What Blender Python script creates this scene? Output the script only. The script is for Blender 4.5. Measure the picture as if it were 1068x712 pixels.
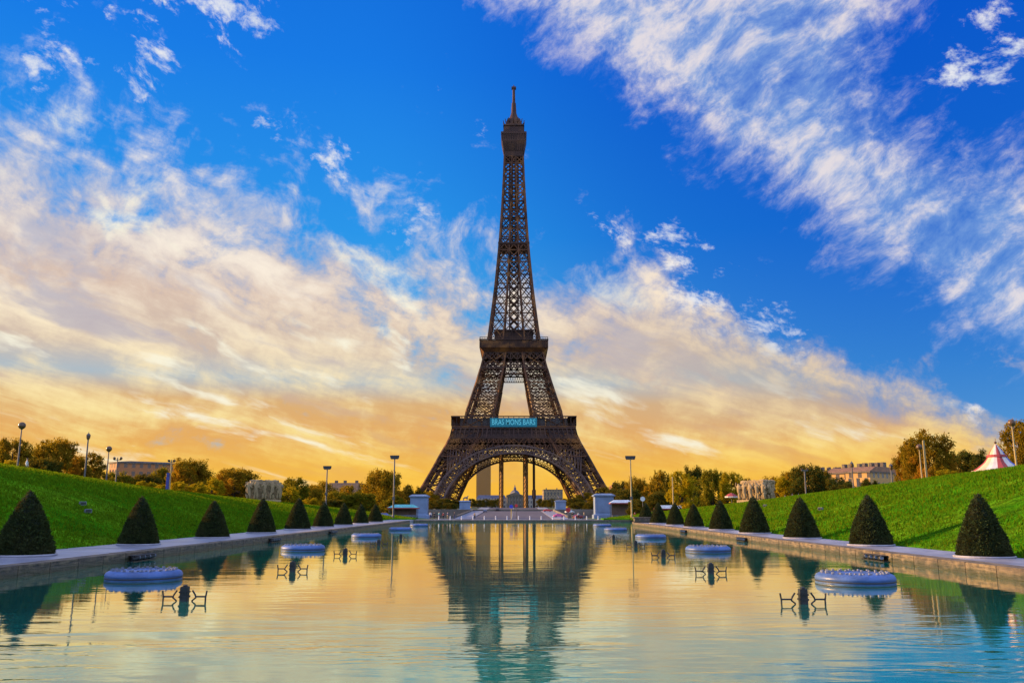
import bpy, bmesh, math, random
import numpy as np
from mathutils import Vector, Matrix, noise as mnoise

for _o in list(bpy.data.objects):
    bpy.data.objects.remove(_o, do_unlink=True)
SC = bpy.context.scene
COL = SC.collection
R = math.radians

# ------------------------------------------------------------------ camera
FPX, W0, H0 = 887.0, 1068.0, 712.0
PITCH, YAW, CAMZ = R(11.1), R(0.258), 2.7
cam_d = bpy.data.cameras.new('camera'); cam = bpy.data.objects.new('camera', cam_d); COL.objects.link(cam)
cam_d.sensor_width = 36.0; cam_d.lens = FPX / W0 * 36.0
cam_d.clip_start = 0.1; cam_d.clip_end = 30000.0
cam.location = (0, 0, CAMZ); cam.rotation_euler = (math.pi / 2 + PITCH, 0, YAW)
SC.camera = cam
CAM_M = cam.rotation_euler.to_matrix()

def ray(px, py):
    """world direction through a pixel of the 1068 x 712 photograph"""
    return (CAM_M @ Vector(((px - W0 / 2) / FPX, (H0 / 2 - py) / FPX, -1.0))).normalized()

def at(px, py, Y):
    """the point at ground distance Y seen at that pixel"""
    d = ray(px, py); return Vector((0, 0, CAMZ)) + d * (Y / d.y)

# ------------------------------------------------------------------ light
SUN_EL, SUN_AZ = 13.0, 76.0            # degrees; azimuth to the left of the view
sun_dir = Vector((-math.sin(R(SUN_AZ)) * math.cos(R(SUN_EL)), math.cos(R(SUN_AZ)) * math.cos(R(SUN_EL)), math.sin(R(SUN_EL))))
sun_d = bpy.data.lights.new('sun', 'SUN'); sun_d.energy = 5.0; sun_d.angle = R(0.5); sun_d.color = (1.0, 0.60, 0.24)
sun = bpy.data.objects.new('sun', sun_d); COL.objects.link(sun)
sun.rotation_euler = sun_dir.to_track_quat('Z', 'Y').to_euler(); sun.location = (-300, 200, 200)

SC.view_settings.view_transform = 'Standard'; SC.view_settings.look = 'None'
SC.view_settings.exposure = 1.0; SC.view_settings.gamma = 1.0; SC.view_settings.use_curve_mapping = False
SC.render.engine = 'CYCLES'
SC.cycles.max_bounces = 5; SC.cycles.diffuse_bounces = 2; SC.cycles.glossy_bounces = 3; SC.cycles.transparent_max_bounces = 6
SC.cycles.caustics_reflective = False; SC.cycles.caustics_refractive = False
SC.cycles.use_denoising = True

# ------------------------------------------------------------------ node helper
class Net:
    def __init__(self, tree):
        self.t = tree; tree.nodes.clear()
    def n(self, kind, **kw):
        nd = self.t.nodes.new(kind)
        for k, v in kw.items(): setattr(nd, k, v)
        return nd
    def put(self, sock, v):
        if isinstance(v, bpy.types.NodeSocket): self.t.links.new(v, sock)
        elif v is not None:
            if sock.type == 'RGBA' and not isinstance(v, (int, float)) and len(v) == 3: v = tuple(v) + (1.0,)
            sock.default_value = v
    def m(self, op, a, b=None, c=None, clamp=False):
        nd = self.n('ShaderNodeMath', operation=op, use_clamp=clamp)
        for i, v in enumerate((a, b, c)): self.put(nd.inputs[i], v)
        return nd.outputs[0]
    def v(self, op, a, b=None, out=0):
        nd = self.n('ShaderNodeVectorMath', operation=op)
        self.put(nd.inputs[0], a)
        if b is not None: self.put(nd.inputs[3 if op == 'SCALE' else 1], b)
        return nd.outputs[out]
    def dot(self, a, b): return self.v('DOT_PRODUCT', a, b, out=1)
    def sm(self, x, lo, hi, a=0.0, b=1.0, kind='SMOOTHSTEP'):
        nd = self.n('ShaderNodeMapRange', interpolation_type=kind)
        for i, vv in enumerate((x, lo, hi, a, b)): self.put(nd.inputs[i], vv)
        return nd.outputs[0]
    def noise(self, vec, scale, detail=4.0, rough=0.5, dist=0.0, out=0, dims='3D'):
        nd = self.n('ShaderNodeTexNoise', noise_dimensions=dims)
        self.put(nd.inputs['Vector'], vec); self.put(nd.inputs['Scale'], scale); self.put(nd.inputs['Detail'], detail)
        self.put(nd.inputs['Roughness'], rough); self.put(nd.inputs['Distortion'], dist)
        return nd.outputs[out]
    def mix(self, f, a, b, mode='MIX'):
        nd = self.n('ShaderNodeMix', data_type='RGBA', blend_type=mode, clamp_factor=True)
        self.put(nd.inputs[0], f); self.put(nd.inputs[6], a); self.put(nd.inputs[7], b)
        return nd.outputs[2]
    def ramp(self, f, stops, interp='LINEAR'):
        nd = self.n('ShaderNodeValToRGB'); cr = nd.color_ramp; cr.interpolation = interp
        while len(cr.elements) < len(stops): cr.elements.new(0.5)
        for e, (p, c) in zip(cr.elements, stops):
            e.position = p; e.color = tuple(c) + ((1.0,) if len(c) == 3 else ())
        self.put(nd.inputs[0], f); return nd.outputs[0]
    def mapping(self, vec, loc=(0, 0, 0), rot=(0, 0, 0), scale=(1, 1, 1), kind='POINT'):
        nd = self.n('ShaderNodeMapping', vector_type=kind)
        self.put(nd.inputs['Vector'], vec); nd.inputs['Location'].default_value = loc
        nd.inputs['Rotation'].default_value = rot; nd.inputs['Scale'].default_value = scale
        return nd.outputs[0]

def lin(r, g, b):
    f = lambda c: (c / 255 / 12.92) if c / 255 <= 0.04045 else ((c / 255 + 0.055) / 1.055) ** 2.4
    return (f(r), f(g), f(b))

# ------------------------------------------------------------------ world: Nishita sky under a broken sunrise cloud deck
def plane_through(p, q, inside):
    """unit normal of the great circle through two photo pixels, positive on the side of a third one"""
    nrm = ray(*p).cross(ray(*q)).normalized()
    return tuple(nrm if nrm.dot(ray(*inside)) > 0 else -nrm)

world = bpy.data.worlds.new('World'); SC.world = world; world.use_nodes = True
def build_world():
    N = Net(world.node_tree)
    tc = N.n('ShaderNodeTexCoord'); d = N.v('NORMALIZE', tc.outputs['Generated'])
    sep = N.n('ShaderNodeSeparateXYZ'); N.put(sep.inputs[0], d); dx, dy, dz = sep.outputs
    el = N.m('MULTIPLY', N.m('ARCSINE', dz), 57.2958)                       # elevation in degrees
    sky = N.n('ShaderNodeTexSky'); sky.sky_type = 'NISHITA'; sky.sun_disc = False
    sky.sun_elevation = R(SUN_EL); sky.sun_rotation = R(-SUN_AZ); sky.altitude = 40; sky.air_density = 1.0; sky.dust_density = 0.6; sky.ozone_density = 3.0
    hs = N.n('ShaderNodeHueSaturation'); hs.inputs['Saturation'].default_value = 1.75; hs.inputs['Value'].default_value = SKYV
    N.put(hs.inputs['Color'], sky.outputs[0])
    clear = hs.outputs[0]
    # blue of the clear air, deeper with height and away from the sun
    blue = N.ramp(N.m('DIVIDE', el, 60.0), [(0.0, lin(120, 195, 225)), (0.14, lin(96, 186, 238)), (0.30, lin(48, 158, 246)), (0.48, lin(28, 128, 242)), (0.7, lin(16, 100, 224)), (1.0, lin(12, 80, 190))])
    away = N.sm(N.dot(d, tuple(ray(1000, 40))), 0.80, 1.0)
    blue = N.mix(N.m('MULTIPLY', away, 0.75), blue, lin(4, 72, 205))
    blue = N.v('SCALE', blue, 10.0)
    clear = N.mix(0.82, clear, blue)
    # cloud coordinates: azimuth and elevation in units of ten degrees, streaks sheared along each bank
    az = N.m('MULTIPLY', N.m('ARCTAN2', dx, dy), 5.72958)
    e10 = N.m('MULTIPLY', el, 0.1)
    def vec(x, y, z=0.0):
        c = N.n('ShaderNodeCombineXYZ'); N.put(c.inputs[0], x); N.put(c.inputs[1], y); N.put(c.inputs[2], z); return c.outputs[0]
    p = vec(az, e10)
    warp = N.noise(p, 1.1, 4.0, 0.5, out=1)
    wv = N.v('SCALE', N.v('SUBTRACT', warp, (0.5, 0.5, 0.5)), 0.40)
    pw = N.v('ADD', p, wv)
    tilt = 0.22
    qa = N.v('ADD', vec(N.m('MULTIPLY', az, 0.55), N.m('MULTIPLY', N.m('ADD', e10, N.m('MULTIPLY', az, tilt)), N.sm(el, 0.0, 20.0, 3.4, 1.7, 'LINEAR'))), N.v('SCALE', wv, 1.2))
    qb = N.v('ADD', vec(N.m('ADD', N.m('MULTIPLY', az, 0.75), N.m('MULTIPLY', e10, 0.4)), N.m('MULTIPLY', N.m('SUBTRACT', e10, N.m('MULTIPLY', az, 0.50)), 1.35), 4.4), N.v('SCALE', wv, 1.2))
    na = N.noise(qa, 1.55, 10.0, 0.62)
    nf = N.noise(N.v('ADD', pw, (7.3, 1.9, 2.2)), 3.6, 9.0, 0.64)            # fleecy
    nb = N.noise(qb, 1.5, 10.0, 0.62)
    fine = N.m('ADD', N.m('MULTIPLY', N.m('SUBTRACT', na, 0.5), 0.85), N.m('MULTIPLY', N.m('SUBTRACT', nf, 0.5), 0.85))
    ng = N.noise(N.v('ADD', qb, (2.2, 8.1, 0.7)), 5.2, 8.0, 0.68)               # small fleeces of the belt
    fineb = N.m('ADD', N.m('ADD', N.m('MULTIPLY', N.m('SUBTRACT', nb, 0.5), 0.85), N.m('MULTIPLY', N.m('SUBTRACT', nf, 0.5), 0.35)), N.m('MULTIPLY', N.m('SUBTRACT', ng, 0.5), 0.75))
    # bank one: all below a slanting edge
    s1 = N.dot(d, plane_through((0, 18), (1000, 405), (100, 400)))
    right = N.sm(az, -0.2, 1.2)                                             # the bank is smooth and closed on the right, ragged on the left
    prof = N.m('ADD', N.m('ADD', N.sm(s1, -0.12, 0.10, -0.28, 0.10, 'LINEAR'), N.sm(s1, 0.09, 0.26, 0.0, 0.32, 'LINEAR')), N.m('MULTIPLY', right, N.sm(s1, -0.02, 0.10, 0.0, 0.34)))
    e1 = N.m('ADD', prof, N.m('MULTIPLY', fine, N.m('SUBTRACT', 1.0, N.m('MULTIPLY', right, N.sm(s1, 0.0, 0.08, 0.0, 0.55)))))
    c1 = N.m('MULTIPLY', N.sm(e1, -0.05, 0.30), 0.97)
    # bank two: a fleecy belt over the right
    front = N.sm(dy, 0.1, 0.45)
    s2 = N.dot(d, plane_through((520, 0), (1010, 350), (900, 100)))
    belt = N.m('MINIMUM', N.sm(s2, -0.05, 0.05, -0.34, 0.30, 'LINEAR'), N.sm(N.v('LENGTH', N.v('SUBTRACT', d, tuple(ray(1050, 40))), out=1), 0.04, 0.17, -0.34, 0.30, 'LINEAR'))
    c2 = N.m('MULTIPLY', N.sm(N.m('ADD', belt, fineb), -0.14, 0.44), 0.86)
    # scattered fleeces: (pixel, radius, gain)
    puff = None
    for (px, py, rad, g) in ((80, 6, .07, .30), (170, 20, .07, .28), (225, 18, .07, .34), (265, 14, .06, .32), (505, 139, .022, .34), (518, 147, .014, .28), (456, 88, .016, .30),
                             (640, 238, .05, .34), (700, 265, .06, .36), (735, 250, .03, .3), (720, 325, .12, .36), (800, 340, .09, .36), (1045, 70, .06, .34), (1000, 75, .05, .30), (1035, 10, .04, .34),
                             (1022, 432, .03, .26), (60, 62, .08, .26), (150, 70, .08, .30), (285, 135, .05, .26), (350, 180, .06, .3), (440, 225, .07, .3)):
        b = N.m('MULTIPLY', N.sm(N.v('LENGTH', N.v('SUBTRACT', d, tuple(ray(px, py))), out=1), 0.0, rad, 1.0, 0.0), g)
        puff = b if puff is None else N.m('MAXIMUM', puff, b)
    np_ = N.noise(N.v('ADD', vec(az, N.m('MULTIPLY', N.m('ADD', e10, N.m('MULTIPLY', az, 0.15)), 1.5)), N.v('ADD', wv, (1.3, 5.9, 3.2))), 4.2, 9.0, 0.66)
    c3 = N.m('MULTIPLY', N.sm(N.m('ADD', N.m('SUBTRACT', puff, 0.24), N.m('MULTIPLY', N.m('SUBTRACT', np_, 0.5), 1.5)), 0.0, 0.28), N.sm(puff, 0.005, 0.12))
    # unseen bright cloud overhead and behind, added to light the lawn and front faces
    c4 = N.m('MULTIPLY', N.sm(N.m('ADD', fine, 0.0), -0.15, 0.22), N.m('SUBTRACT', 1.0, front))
    c2 = N.m('MULTIPLY', c2, front)
    # colours
    shn = N.m('ADD', N.m('MULTIPLY', na, 0.68), N.m('MULTIPLY', nf, 0.32))
    sh = N.sm(shn, 0.42, 0.66)
    k1 = N.m('DIVIDE', el, 40.0)
    lit = N.ramp(k1, [(0.0, lin(255, 200, 70)), (0.06, lin(255, 210, 92)), (0.12, lin(255, 230, 148)), (0.20, lin(255, 232, 180)), (0.34, lin(255, 240, 218)), (0.5, lin(255, 244, 230)), (0.8, lin(255, 250, 246))])
    dull = N.ramp(k1, [(0.0, lin(246, 176, 52)), (0.06, lin(238, 174, 70)), (0.12, lin(232, 172, 92)), (0.17, lin(222, 176, 116)), (0.205, lin(176, 188, 196)), (0.25, lin(210, 188, 170)), (0.34, lin(218, 190, 170)), (0.5, lin(186, 190, 210)), (0.8, lin(140, 182, 230))])
    col1 = N.mix(sh, dull, lit)
    nh = N.noise(N.v('ADD', qa, (4.4, 2.2, 9.1)), 1.9, 6.0, 0.55)
    col1 = N.mix(N.sm(nh, 0.56, 0.70, 0.0, 0.9), col1, lin(255, 250, 226))
    col1 = N.mix(N.sm(nh, 0.48, 0.34, 0.0, 0.75), col1, N.ramp(k1, [(0.0, lin(240, 170, 60)), (0.12, lin(222, 174, 116)), (0.25, lin(190, 180, 186)), (0.45, lin(176, 182, 206)), (1.0, lin(150, 184, 226))]))
    east = N.m('MULTIPLY', N.sm(az, 0.0, 2.4), N.sm(el, 3.0, 8.0))
    col1 = N.mix(N.m('MULTIPLY', east, 0.8), col1, N.mix(sh, lin(186, 176, 168), lin(240, 208, 168)))
    col2 = N.mix(N.sm(N.m('ADD', N.m('MULTIPLY', nb, 0.5), N.m('MULTIPLY', ng, 0.5)), 0.42, 0.62), lin(140, 176, 226), lin(242, 232, 228))
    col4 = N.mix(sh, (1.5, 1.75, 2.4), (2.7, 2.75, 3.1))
    res = clear
    res = N.mix(c2, res, N.v('SCALE', col2, 10.0))
    res = N.mix(c3, res, N.v('SCALE', N.mix(sh, lin(205, 215, 235), lin(252, 248, 244)), 10.0))
    res = N.mix(c1, res, N.v('SCALE', col1, 10.0))
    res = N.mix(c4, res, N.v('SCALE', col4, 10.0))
    # warm air low over the horizon, brightest toward the sun
    glow = N.m('MULTIPLY', N.sm(el, 5.0, -1.0), N.sm(N.dot(d, tuple(ray(300, 520))), 0.55, 0.97, 0.25, 1.0))
    res = N.mix(N.m('MULTIPLY', glow, 0.8), res, N.v('SCALE', N.ramp(N.m('DIVIDE', el, 10.0), [(0.0, lin(255, 190, 36)), (0.4, lin(255, 208, 80)), (1.0, lin(255, 222, 130))]), 10.0))
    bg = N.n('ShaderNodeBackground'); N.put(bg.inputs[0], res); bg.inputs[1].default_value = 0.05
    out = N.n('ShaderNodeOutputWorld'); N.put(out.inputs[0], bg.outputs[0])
SKYV = 1.0
build_world()
world.cycles.sampling_method = 'MANUAL'; world.cycles.sample_map_resolution = 512
# ------------------------------------------------------------------ materials
MATS = {}
def mat(name, col=(0.5, 0.5, 0.5), rough=0.6, var=0.25, scale=3.0, bump=0.0, metal=0.0, spec=0.4, col2=None, detail=5.0, coords='Object', stretch=(1, 1, 1)):
    """a plain surface: base colour broken up by two noises, with an optional bump"""
    if name in MATS: return MATS[name]
    M = bpy.data.materials.new(name); M.use_nodes = True; N = Net(M.node_tree); MATS[name] = M
    tc = N.n('ShaderNodeTexCoord'); v = tc.outputs[coords]
    if stretch != (1, 1, 1): v = N.mapping(v, scale=stretch)
    n1 = N.noise(v, scale, detail, 0.6); n2 = N.noise(v, scale * 0.17, 3.0, 0.5)
    f = N.sm(N.m('ADD', N.m('MULTIPLY', n1, 0.6), N.m('MULTIPLY', n2, 0.4)), 0.36, 0.64)
    c2 = col2 if col2 else tuple(c * (1 + var) for c in col); c1 = col if col2 else tuple(c * (1 - var) for c in col)
    base = N.mix(f, c1, c2)
    P = N.n('ShaderNodeBsdfPrincipled'); N.put(P.inputs['Base Color'], base); N.put(P.inputs['Metallic'], metal); N.put(P.inputs['Specular IOR Level'], spec)
    N.put(P.inputs['Roughness'], N.sm(n1, 0.3, 0.7, max(rough - 0.08, 0.02), min(rough + 0.08, 1.0)))
    if bump:
        B = N.n('ShaderNodeBump'); N.put(B.inputs['Height'], n1); B.inputs['Distance'].default_value = bump; N.put(P.inputs['Normal'], B.outputs[0])
    o = N.n('ShaderNodeOutputMaterial'); N.put(o.inputs[0], P.outputs[0])
    return M

def leaf_mat(name, col, col2, trans=0.4, warm=None):
    """leaves: matt, partly letting the light through; hue differs leaf by leaf"""
    if name in MATS: return MATS[name]
    M = bpy.data.materials.new(name); M.use_nodes = True; N = Net(M.node_tree); MATS[name] = M
    g = N.n('ShaderNodeNewGeometry'); oi = N.n('ShaderNodeObjectInfo'); tc = N.n('ShaderNodeTexCoord')
    r = N.m('ADD', N.m('MULTIPLY', g.outputs['Random Per Island'], 0.55), N.m('MULTIPLY', N.sm(N.noise(tc.outputs['Object'], 1.7, 3.0, 0.5), 0.3, 0.7), 0.45))
    c = N.mix(r, col, col2)
    if warm: c = N.mix(N.sm(N.noise(tc.outputs['Object'], 1.1 if 'grass' not in name else 0.25, 3.0, 0.5), 0.5, 0.66), c, warm)
    D = N.n('ShaderNodeBsdfDiffuse'); N.put(D.inputs[0], c)
    T = N.n('ShaderNodeBsdfTranslucent'); N.put(T.inputs[0], N.mix(0.25 if 'yew' in name or 'grass' in name else 0.45, c, (0.55, 0.36, 0.012)))
    mx = N.n('ShaderNodeMixShader'); N.put(mx.inputs[0], trans); N.put(mx.inputs[1], D.outputs[0]); N.put(mx.inputs[2], T.outputs[0])
    o = N.n('ShaderNodeOutputMaterial'); N.put(o.inputs[0], mx.outputs[0])
    return M

def water_mat():
    M = bpy.data.materials.new('pool_water'); M.use_nodes = True; N = Net(M.node_tree)
    tc = N.n('ShaderNodeTexCoord'); v = tc.outputs['Object']
    a = N.noise(N.mapping(v, scale=(0.55, 2.0, 1)), 1.0, 4.0, 0.5, 0.4)
    b = N.noise(N.mapping(v, scale=(0.16, 0.45, 1), rot=(0, 0, 0.15)), 1.0, 2.0, 0.5)
    patch = N.sm(N.noise(N.mapping(v, scale=(0.03, 0.06, 1)), 1.0, 3.0, 0.5), 0.35, 0.68, 0.25, 1.0)
    sp = N.n('ShaderNodeSeparateXYZ'); N.put(sp.inputs[0], v)
    near = N.sm(sp.outputs[1], 14.0, 26.0, 1.0, 0.0)                         # a breath of wind ruffles the near end
    gust = N.m('MULTIPLY', near, N.sm(N.noise(N.mapping(v, scale=(0.13, 0.22, 1)), 1.0, 3.0, 0.55), 0.40, 0.62))
    c = N.noise(N.mapping(v, scale=(0.9, 2.6, 1), rot=(0, 0, -0.12)), 1.0, 3.0, 0.45, 0.6)
    h = N.m('ADD', N.m('ADD', N.m('MULTIPLY', N.m('MULTIPLY', a, patch), 0.0085), N.m('MULTIPLY', b, 0.009)), N.m('MULTIPLY', N.m('MULTIPLY', c, gust), 0.026))
    B = N.n('ShaderNodeBump'); N.put(B.inputs['Height'], h); B.inputs['Distance'].default_value = 1.0; B.inputs['Strength'].default_value = 1.0
    G = N.n('ShaderNodeBsdfGlossy'); G.inputs['Color'].default_value = (1.0, 0.95, 0.76, 1); G.inputs['Roughness'].default_value = 0.015; N.put(G.inputs['Normal'], B.outputs[0])
    body = N.mix(N.sm(N.noise(v, 0.12, 3.0, 0.5), 0.35, 0.65), (0.000, 0.17, 0.155), (0.001, 0.25, 0.215))
    D = N.n('ShaderNodeBsdfDiffuse'); N.put(D.inputs[0], body)
    F = N.n('ShaderNodeFresnel'); F.inputs['IOR'].default_value = 2.1; N.put(F.inputs['Normal'], B.outputs[0])
    mx = N.n('ShaderNodeMixShader'); N.put(mx.inputs[0], N.sm(F.outputs[0], 0.16, 0.62, 0.10, 0.89, 'LINEAR')); N.put(mx.inputs[1], D.outputs[0]); N.put(mx.inputs[2], G.outputs[0])
    o = N.n('ShaderNodeOutputMaterial'); N.put(o.inputs[0], mx.outputs[0])
    return M

def grass_mat():
    M = bpy.data.materials.new('lawn_grass'); M.use_nodes = True; N = Net(M.node_tree)
    tc = N.n('ShaderNodeTexCoord'); v = tc.outputs['Object']
    n1 = N.noise(v, 1.6, 6.0, 0.6); n2 = N.noise(N.mapping(v, rot=(0, 0, 0.7), scale=(0.3, 0.9, 1)), 0.5, 4.0, 0.55); n3 = N.noise(v, 9.0, 3.0, 0.6)
    f = N.sm(N.m('ADD', N.m('ADD', N.m('MULTIPLY', n1, 0.4), N.m('MULTIPLY', n2, 0.4)), N.m('MULTIPLY', n3, 0.2)), 0.38, 0.62)
    big = N.sm(N.noise(v, 0.13, 5.0, 0.65), 0.40, 0.60)
    c = N.mix(f, N.mix(big, (0.014, 0.075, 0.003), (0.040, 0.080, 0.004)), N.mix(big, (0.060, 0.23, 0.005), (0.13, 0.31, 0.010)))
    B = N.n('ShaderNodeBump'); N.put(B.inputs['Height'], N.m('ADD', n3, N.m('MULTIPLY', n1, 2.0))); B.inputs['Distance'].default_value = 0.12
    D = N.n('ShaderNodeBsdfDiffuse'); N.put(D.inputs[0], c); N.put(D.inputs['Normal'], B.outputs[0])
    o = N.n('ShaderNodeOutputMaterial'); N.put(o.inputs[0], D.outputs[0])
    return M

def iron_mat(name, c1, c2, c3):
    """brown paint, sun, shade and gold highlights put into its tone from bar to bar"""
    M = bpy.data.materials.new(name); M.use_nodes = True; N = Net(M.node_tree); MATS[name] = M
    g = N.n('ShaderNodeNewGeometry'); tc = N.n('ShaderNodeTexCoord'); v = tc.outputs['Object']
    r = g.outputs['Random Per Island']; c = N.mix(r, c1, c2)
    c = N.mix(N.sm(N.noise(v, 0.11, 4.0, 0.6), 0.46, 0.66), c, c3)
    P = N.n('ShaderNodeBsdfPrincipled'); N.put(P.inputs['Base Color'], c); P.inputs['Roughness'].default_value = 0.5; P.inputs['Specular IOR Level'].default_value = 0.15
    o = N.n('ShaderNodeOutputMaterial'); N.put(o.inputs[0], P.outputs[0]); return M

def facade_mat(name, wall, glass, sx=3.0, sz=3.2, mortar=0.9):
    """walls of far buildings with rows of window openings"""
    if name in MATS: return MATS[name]
    M = bpy.data.materials.new(name); M.use_nodes = True; N = Net(M.node_tree); MATS[name] = M
    tc = N.n('ShaderNodeTexCoord'); sp = N.n('ShaderNodeSeparateXYZ'); N.put(sp.inputs[0], tc.outputs['Object'])
    cx = N.m('FRACT', N.m('DIVIDE', N.m('ADD', sp.outputs[0], sp.outputs[1]), sx)); cz = N.m('FRACT', N.m('DIVIDE', sp.outputs[2], sz))
    w = N.m('MULTIPLY', N.m('COMPARE', cx, 0.5, 0.22), N.m('COMPARE', cz, 0.52, 0.28))
    c = N.mix(N.noise(tc.outputs['Object'], 0.4, 4.0), tuple(x * 0.8 for x in wall), wall); c = N.mix(w, c, glass)
    P = N.n('ShaderNodeBsdfPrincipled'); N.put(P.inputs['Base Color'], c); N.put(P.inputs['Roughness'], N.sm(w, 0, 1, 0.8, 0.25))
    o = N.n('ShaderNodeOutputMaterial'); N.put(o.inputs[0], P.outputs[0])
    return M

# ------------------------------------------------------------------ mesh builder
class MB:
    def __init__(self): self.v = []; self.f = []
    def add(self, vs, fs):
        k = len(self.v); self.v.extend([tuple(x) for x in vs]); self.f.extend([tuple(i + k for i in f) for f in fs]); return self
    def box(self, x0, x1, y0, y1, z0, z1):
        return self.add([(x0, y0, z0), (x1, y0, z0), (x1, y1, z0), (x0, y1, z0), (x0, y0, z1), (x1, y0, z1), (x1, y1, z1), (x0, y1, z1)],
                        [(0, 3, 2, 1), (4, 5, 6, 7), (0, 1, 5, 4), (1, 2, 6, 5), (2, 3, 7, 6), (3, 0, 4, 7)])
    def frustum(self, c, z0, z1, a0, b0, a1, b1):
        """box tapering from half sizes a0, b0 to a1, b1"""
        x, y = c
        return self.add([(x - a0, y - b0, z0), (x + a0, y - b0, z0), (x + a0, y + b0, z0), (x - a0, y + b0, z0), (x - a1, y - b1, z1), (x + a1, y - b1, z1), (x + a1, y + b1, z1), (x - a1, y + b1, z1)],
                        [(0, 3, 2, 1), (4, 5, 6, 7), (0, 1, 5, 4), (1, 2, 6, 5), (2, 3, 7, 6), (3, 0, 4, 7)])
    def beam(self, p, q, w, h=None):
        p = Vector(p); q = Vector(q); d = q - p
        if d.length < 1e-6: return self
        d.normalize(); u = d.cross(Vector((0, 0, 1)) if abs(d.z) < 0.95 else Vector((0, 1, 0))).normalized(); n = d.cross(u)
        a = w / 2; b = (h or w) / 2
        vs = [p - u * a - n * b, p + u * a - n * b, p + u * a + n * b, p - u * a + n * b]; vs += [x + (q - p) for x in vs]
        return self.add(vs, [(0, 3, 2, 1), (4, 5, 6, 7), (0, 1, 5, 4), (1, 2, 6, 5), (2, 3, 7, 6), (3, 0, 4, 7)])
    def lathe(self, c, prof, n=20, cap=True):
        """prof: (radius, z) from below"""
        x, y = c; k = len(self.v)
        for r, z in prof:
            for i in range(n):
                a = 2 * math.pi * i / n; self.v.append((x + r * math.cos(a), y + r * math.sin(a), z))
        m = len(prof)
        for j in range(m - 1):
            for i in range(n):
                i2 = (i + 1) % n; self.f.append((k + j * n + i, k + j * n + i2, k + (j + 1) * n + i2, k + (j + 1) * n + i))
        if cap:
            self.f.append(tuple(k + i for i in reversed(range(n)))); self.f.append(tuple(k + (m - 1) * n + i for i in range(n)))
        return self
    def tube(self, pts, r, n=8):
        """round bar along points; r a number or one radius per point"""
        pts = [Vector(p) for p in pts]; k = len(self.v); m = len(pts)
        rs = r if isinstance(r, (list, tuple)) else [r] * m
        u = None
        for j, p in enumerate(pts):
            d = (pts[min(j + 1, m - 1)] - pts[max(j - 1, 0)]).normalized()
            if u is None: u = d.cross(Vector((0, 0, 1)) if abs(d.z) < 0.9 else Vector((1, 0, 0))).normalized()
            else: u = (u - d * u.dot(d)).normalized()
            w = d.cross(u)
            for i in range(n):
                a = 2 * math.pi * i / n; self.v.append(tuple(p + (u * math.cos(a) + w * math.sin(a)) * rs[j]))
        for j in range(m - 1):
            for i in range(n):
                i2 = (i + 1) % n; self.f.append((k + j * n + i, k + (j + 1) * n + i, k + (j + 1) * n + i2, k + j * n + i2))
        self.f.append(tuple(k + i for i in range(n))); self.f.append(tuple(k + (m - 1) * n + i for i in reversed(range(n))))
        return self
    def ball(self, c, r, n=12, m=8, sz=1.0):
        prof = [(max(r * math.sin(math.pi * j / m), 0.002 * r), c[2] - r * sz * math.cos(math.pi * j / m)) for j in range(m + 1)]
        return self.lathe((c[0], c[1]), prof, n)
    def build(self, name, material, parent=None, smooth=False, loc=None, bevel=0.0):
        me = bpy.data.meshes.new(name); me.from_pydata(self.v, [], self.f); me.validate(); me.update()
        if bevel or smooth:
            bm = bmesh.new(); bm.from_mesh(me)
            if bevel:
                es = [e for e in bm.edges if len(e.link_faces) == 2 and e.calc_face_angle(0) > 0.6]
                bmesh.ops.bevel(bm, geom=es, offset=bevel, segments=2, affect='EDGES', clamp_overlap=True)
            bmesh.ops.recalc_face_normals(bm, faces=bm.faces); bm.to_mesh(me); bm.free()
        if smooth:
            for p in me.polygons: p.use_smooth = True
        me.materials.append(material); return put(name, me, parent, loc)

def put(name, me, parent=None, loc=None):
    o = bpy.data.objects.new(name, me); COL.objects.link(o)
    if parent is not None: o.parent = parent
    if loc is not None: o.location = loc
    return o

def raw_mesh(name, verts, polys, material, n=4):
    """fast mesh from numpy arrays: polys (m, n)"""
    me = bpy.data.meshes.new(name); verts = np.asarray(verts, dtype=np.float32); polys = np.asarray(polys, dtype=np.int32)
    me.vertices.add(len(verts)); me.vertices.foreach_set('co', verts.ravel())
    me.loops.add(polys.size); me.loops.foreach_set('vertex_index', polys.ravel())
    me.polygons.add(len(polys)); me.polygons.foreach_set('loop_start', np.arange(0, polys.size, n, dtype=np.int32))
    me.update(calc_edges=True); me.validate(); me.materials.append(material); return me

def tag(o, label=None, cat=None, group=None, kind=None):
    if label: o['label'] = label
    if cat: o['category'] = cat
    if group: o['group'] = group
    if kind: o['kind'] = kind
    return o

def empty(name, loc, label, cat, group=None, rz=0.0):
    o = bpy.data.objects.new(name, None); COL.objects.link(o); o.location = loc; o.rotation_euler = (0, 0, rz); o.empty_display_size = 0.3
    return tag(o, label, cat, group)

def copy_tree(o, parent=None):
    c = o.copy(); COL.objects.link(c)
    if parent is not None: c.parent = parent
    for ch in list(o.children): copy_tree(ch, c)
    return c

def structure(o): o['kind'] = 'structure'; return o

ORD = 'nearest second third fourth fifth sixth seventh eighth ninth tenth eleventh twelfth thirteenth fourteenth fifteenth sixteenth seventeenth eighteenth nineteenth twentieth'.split()

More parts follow.
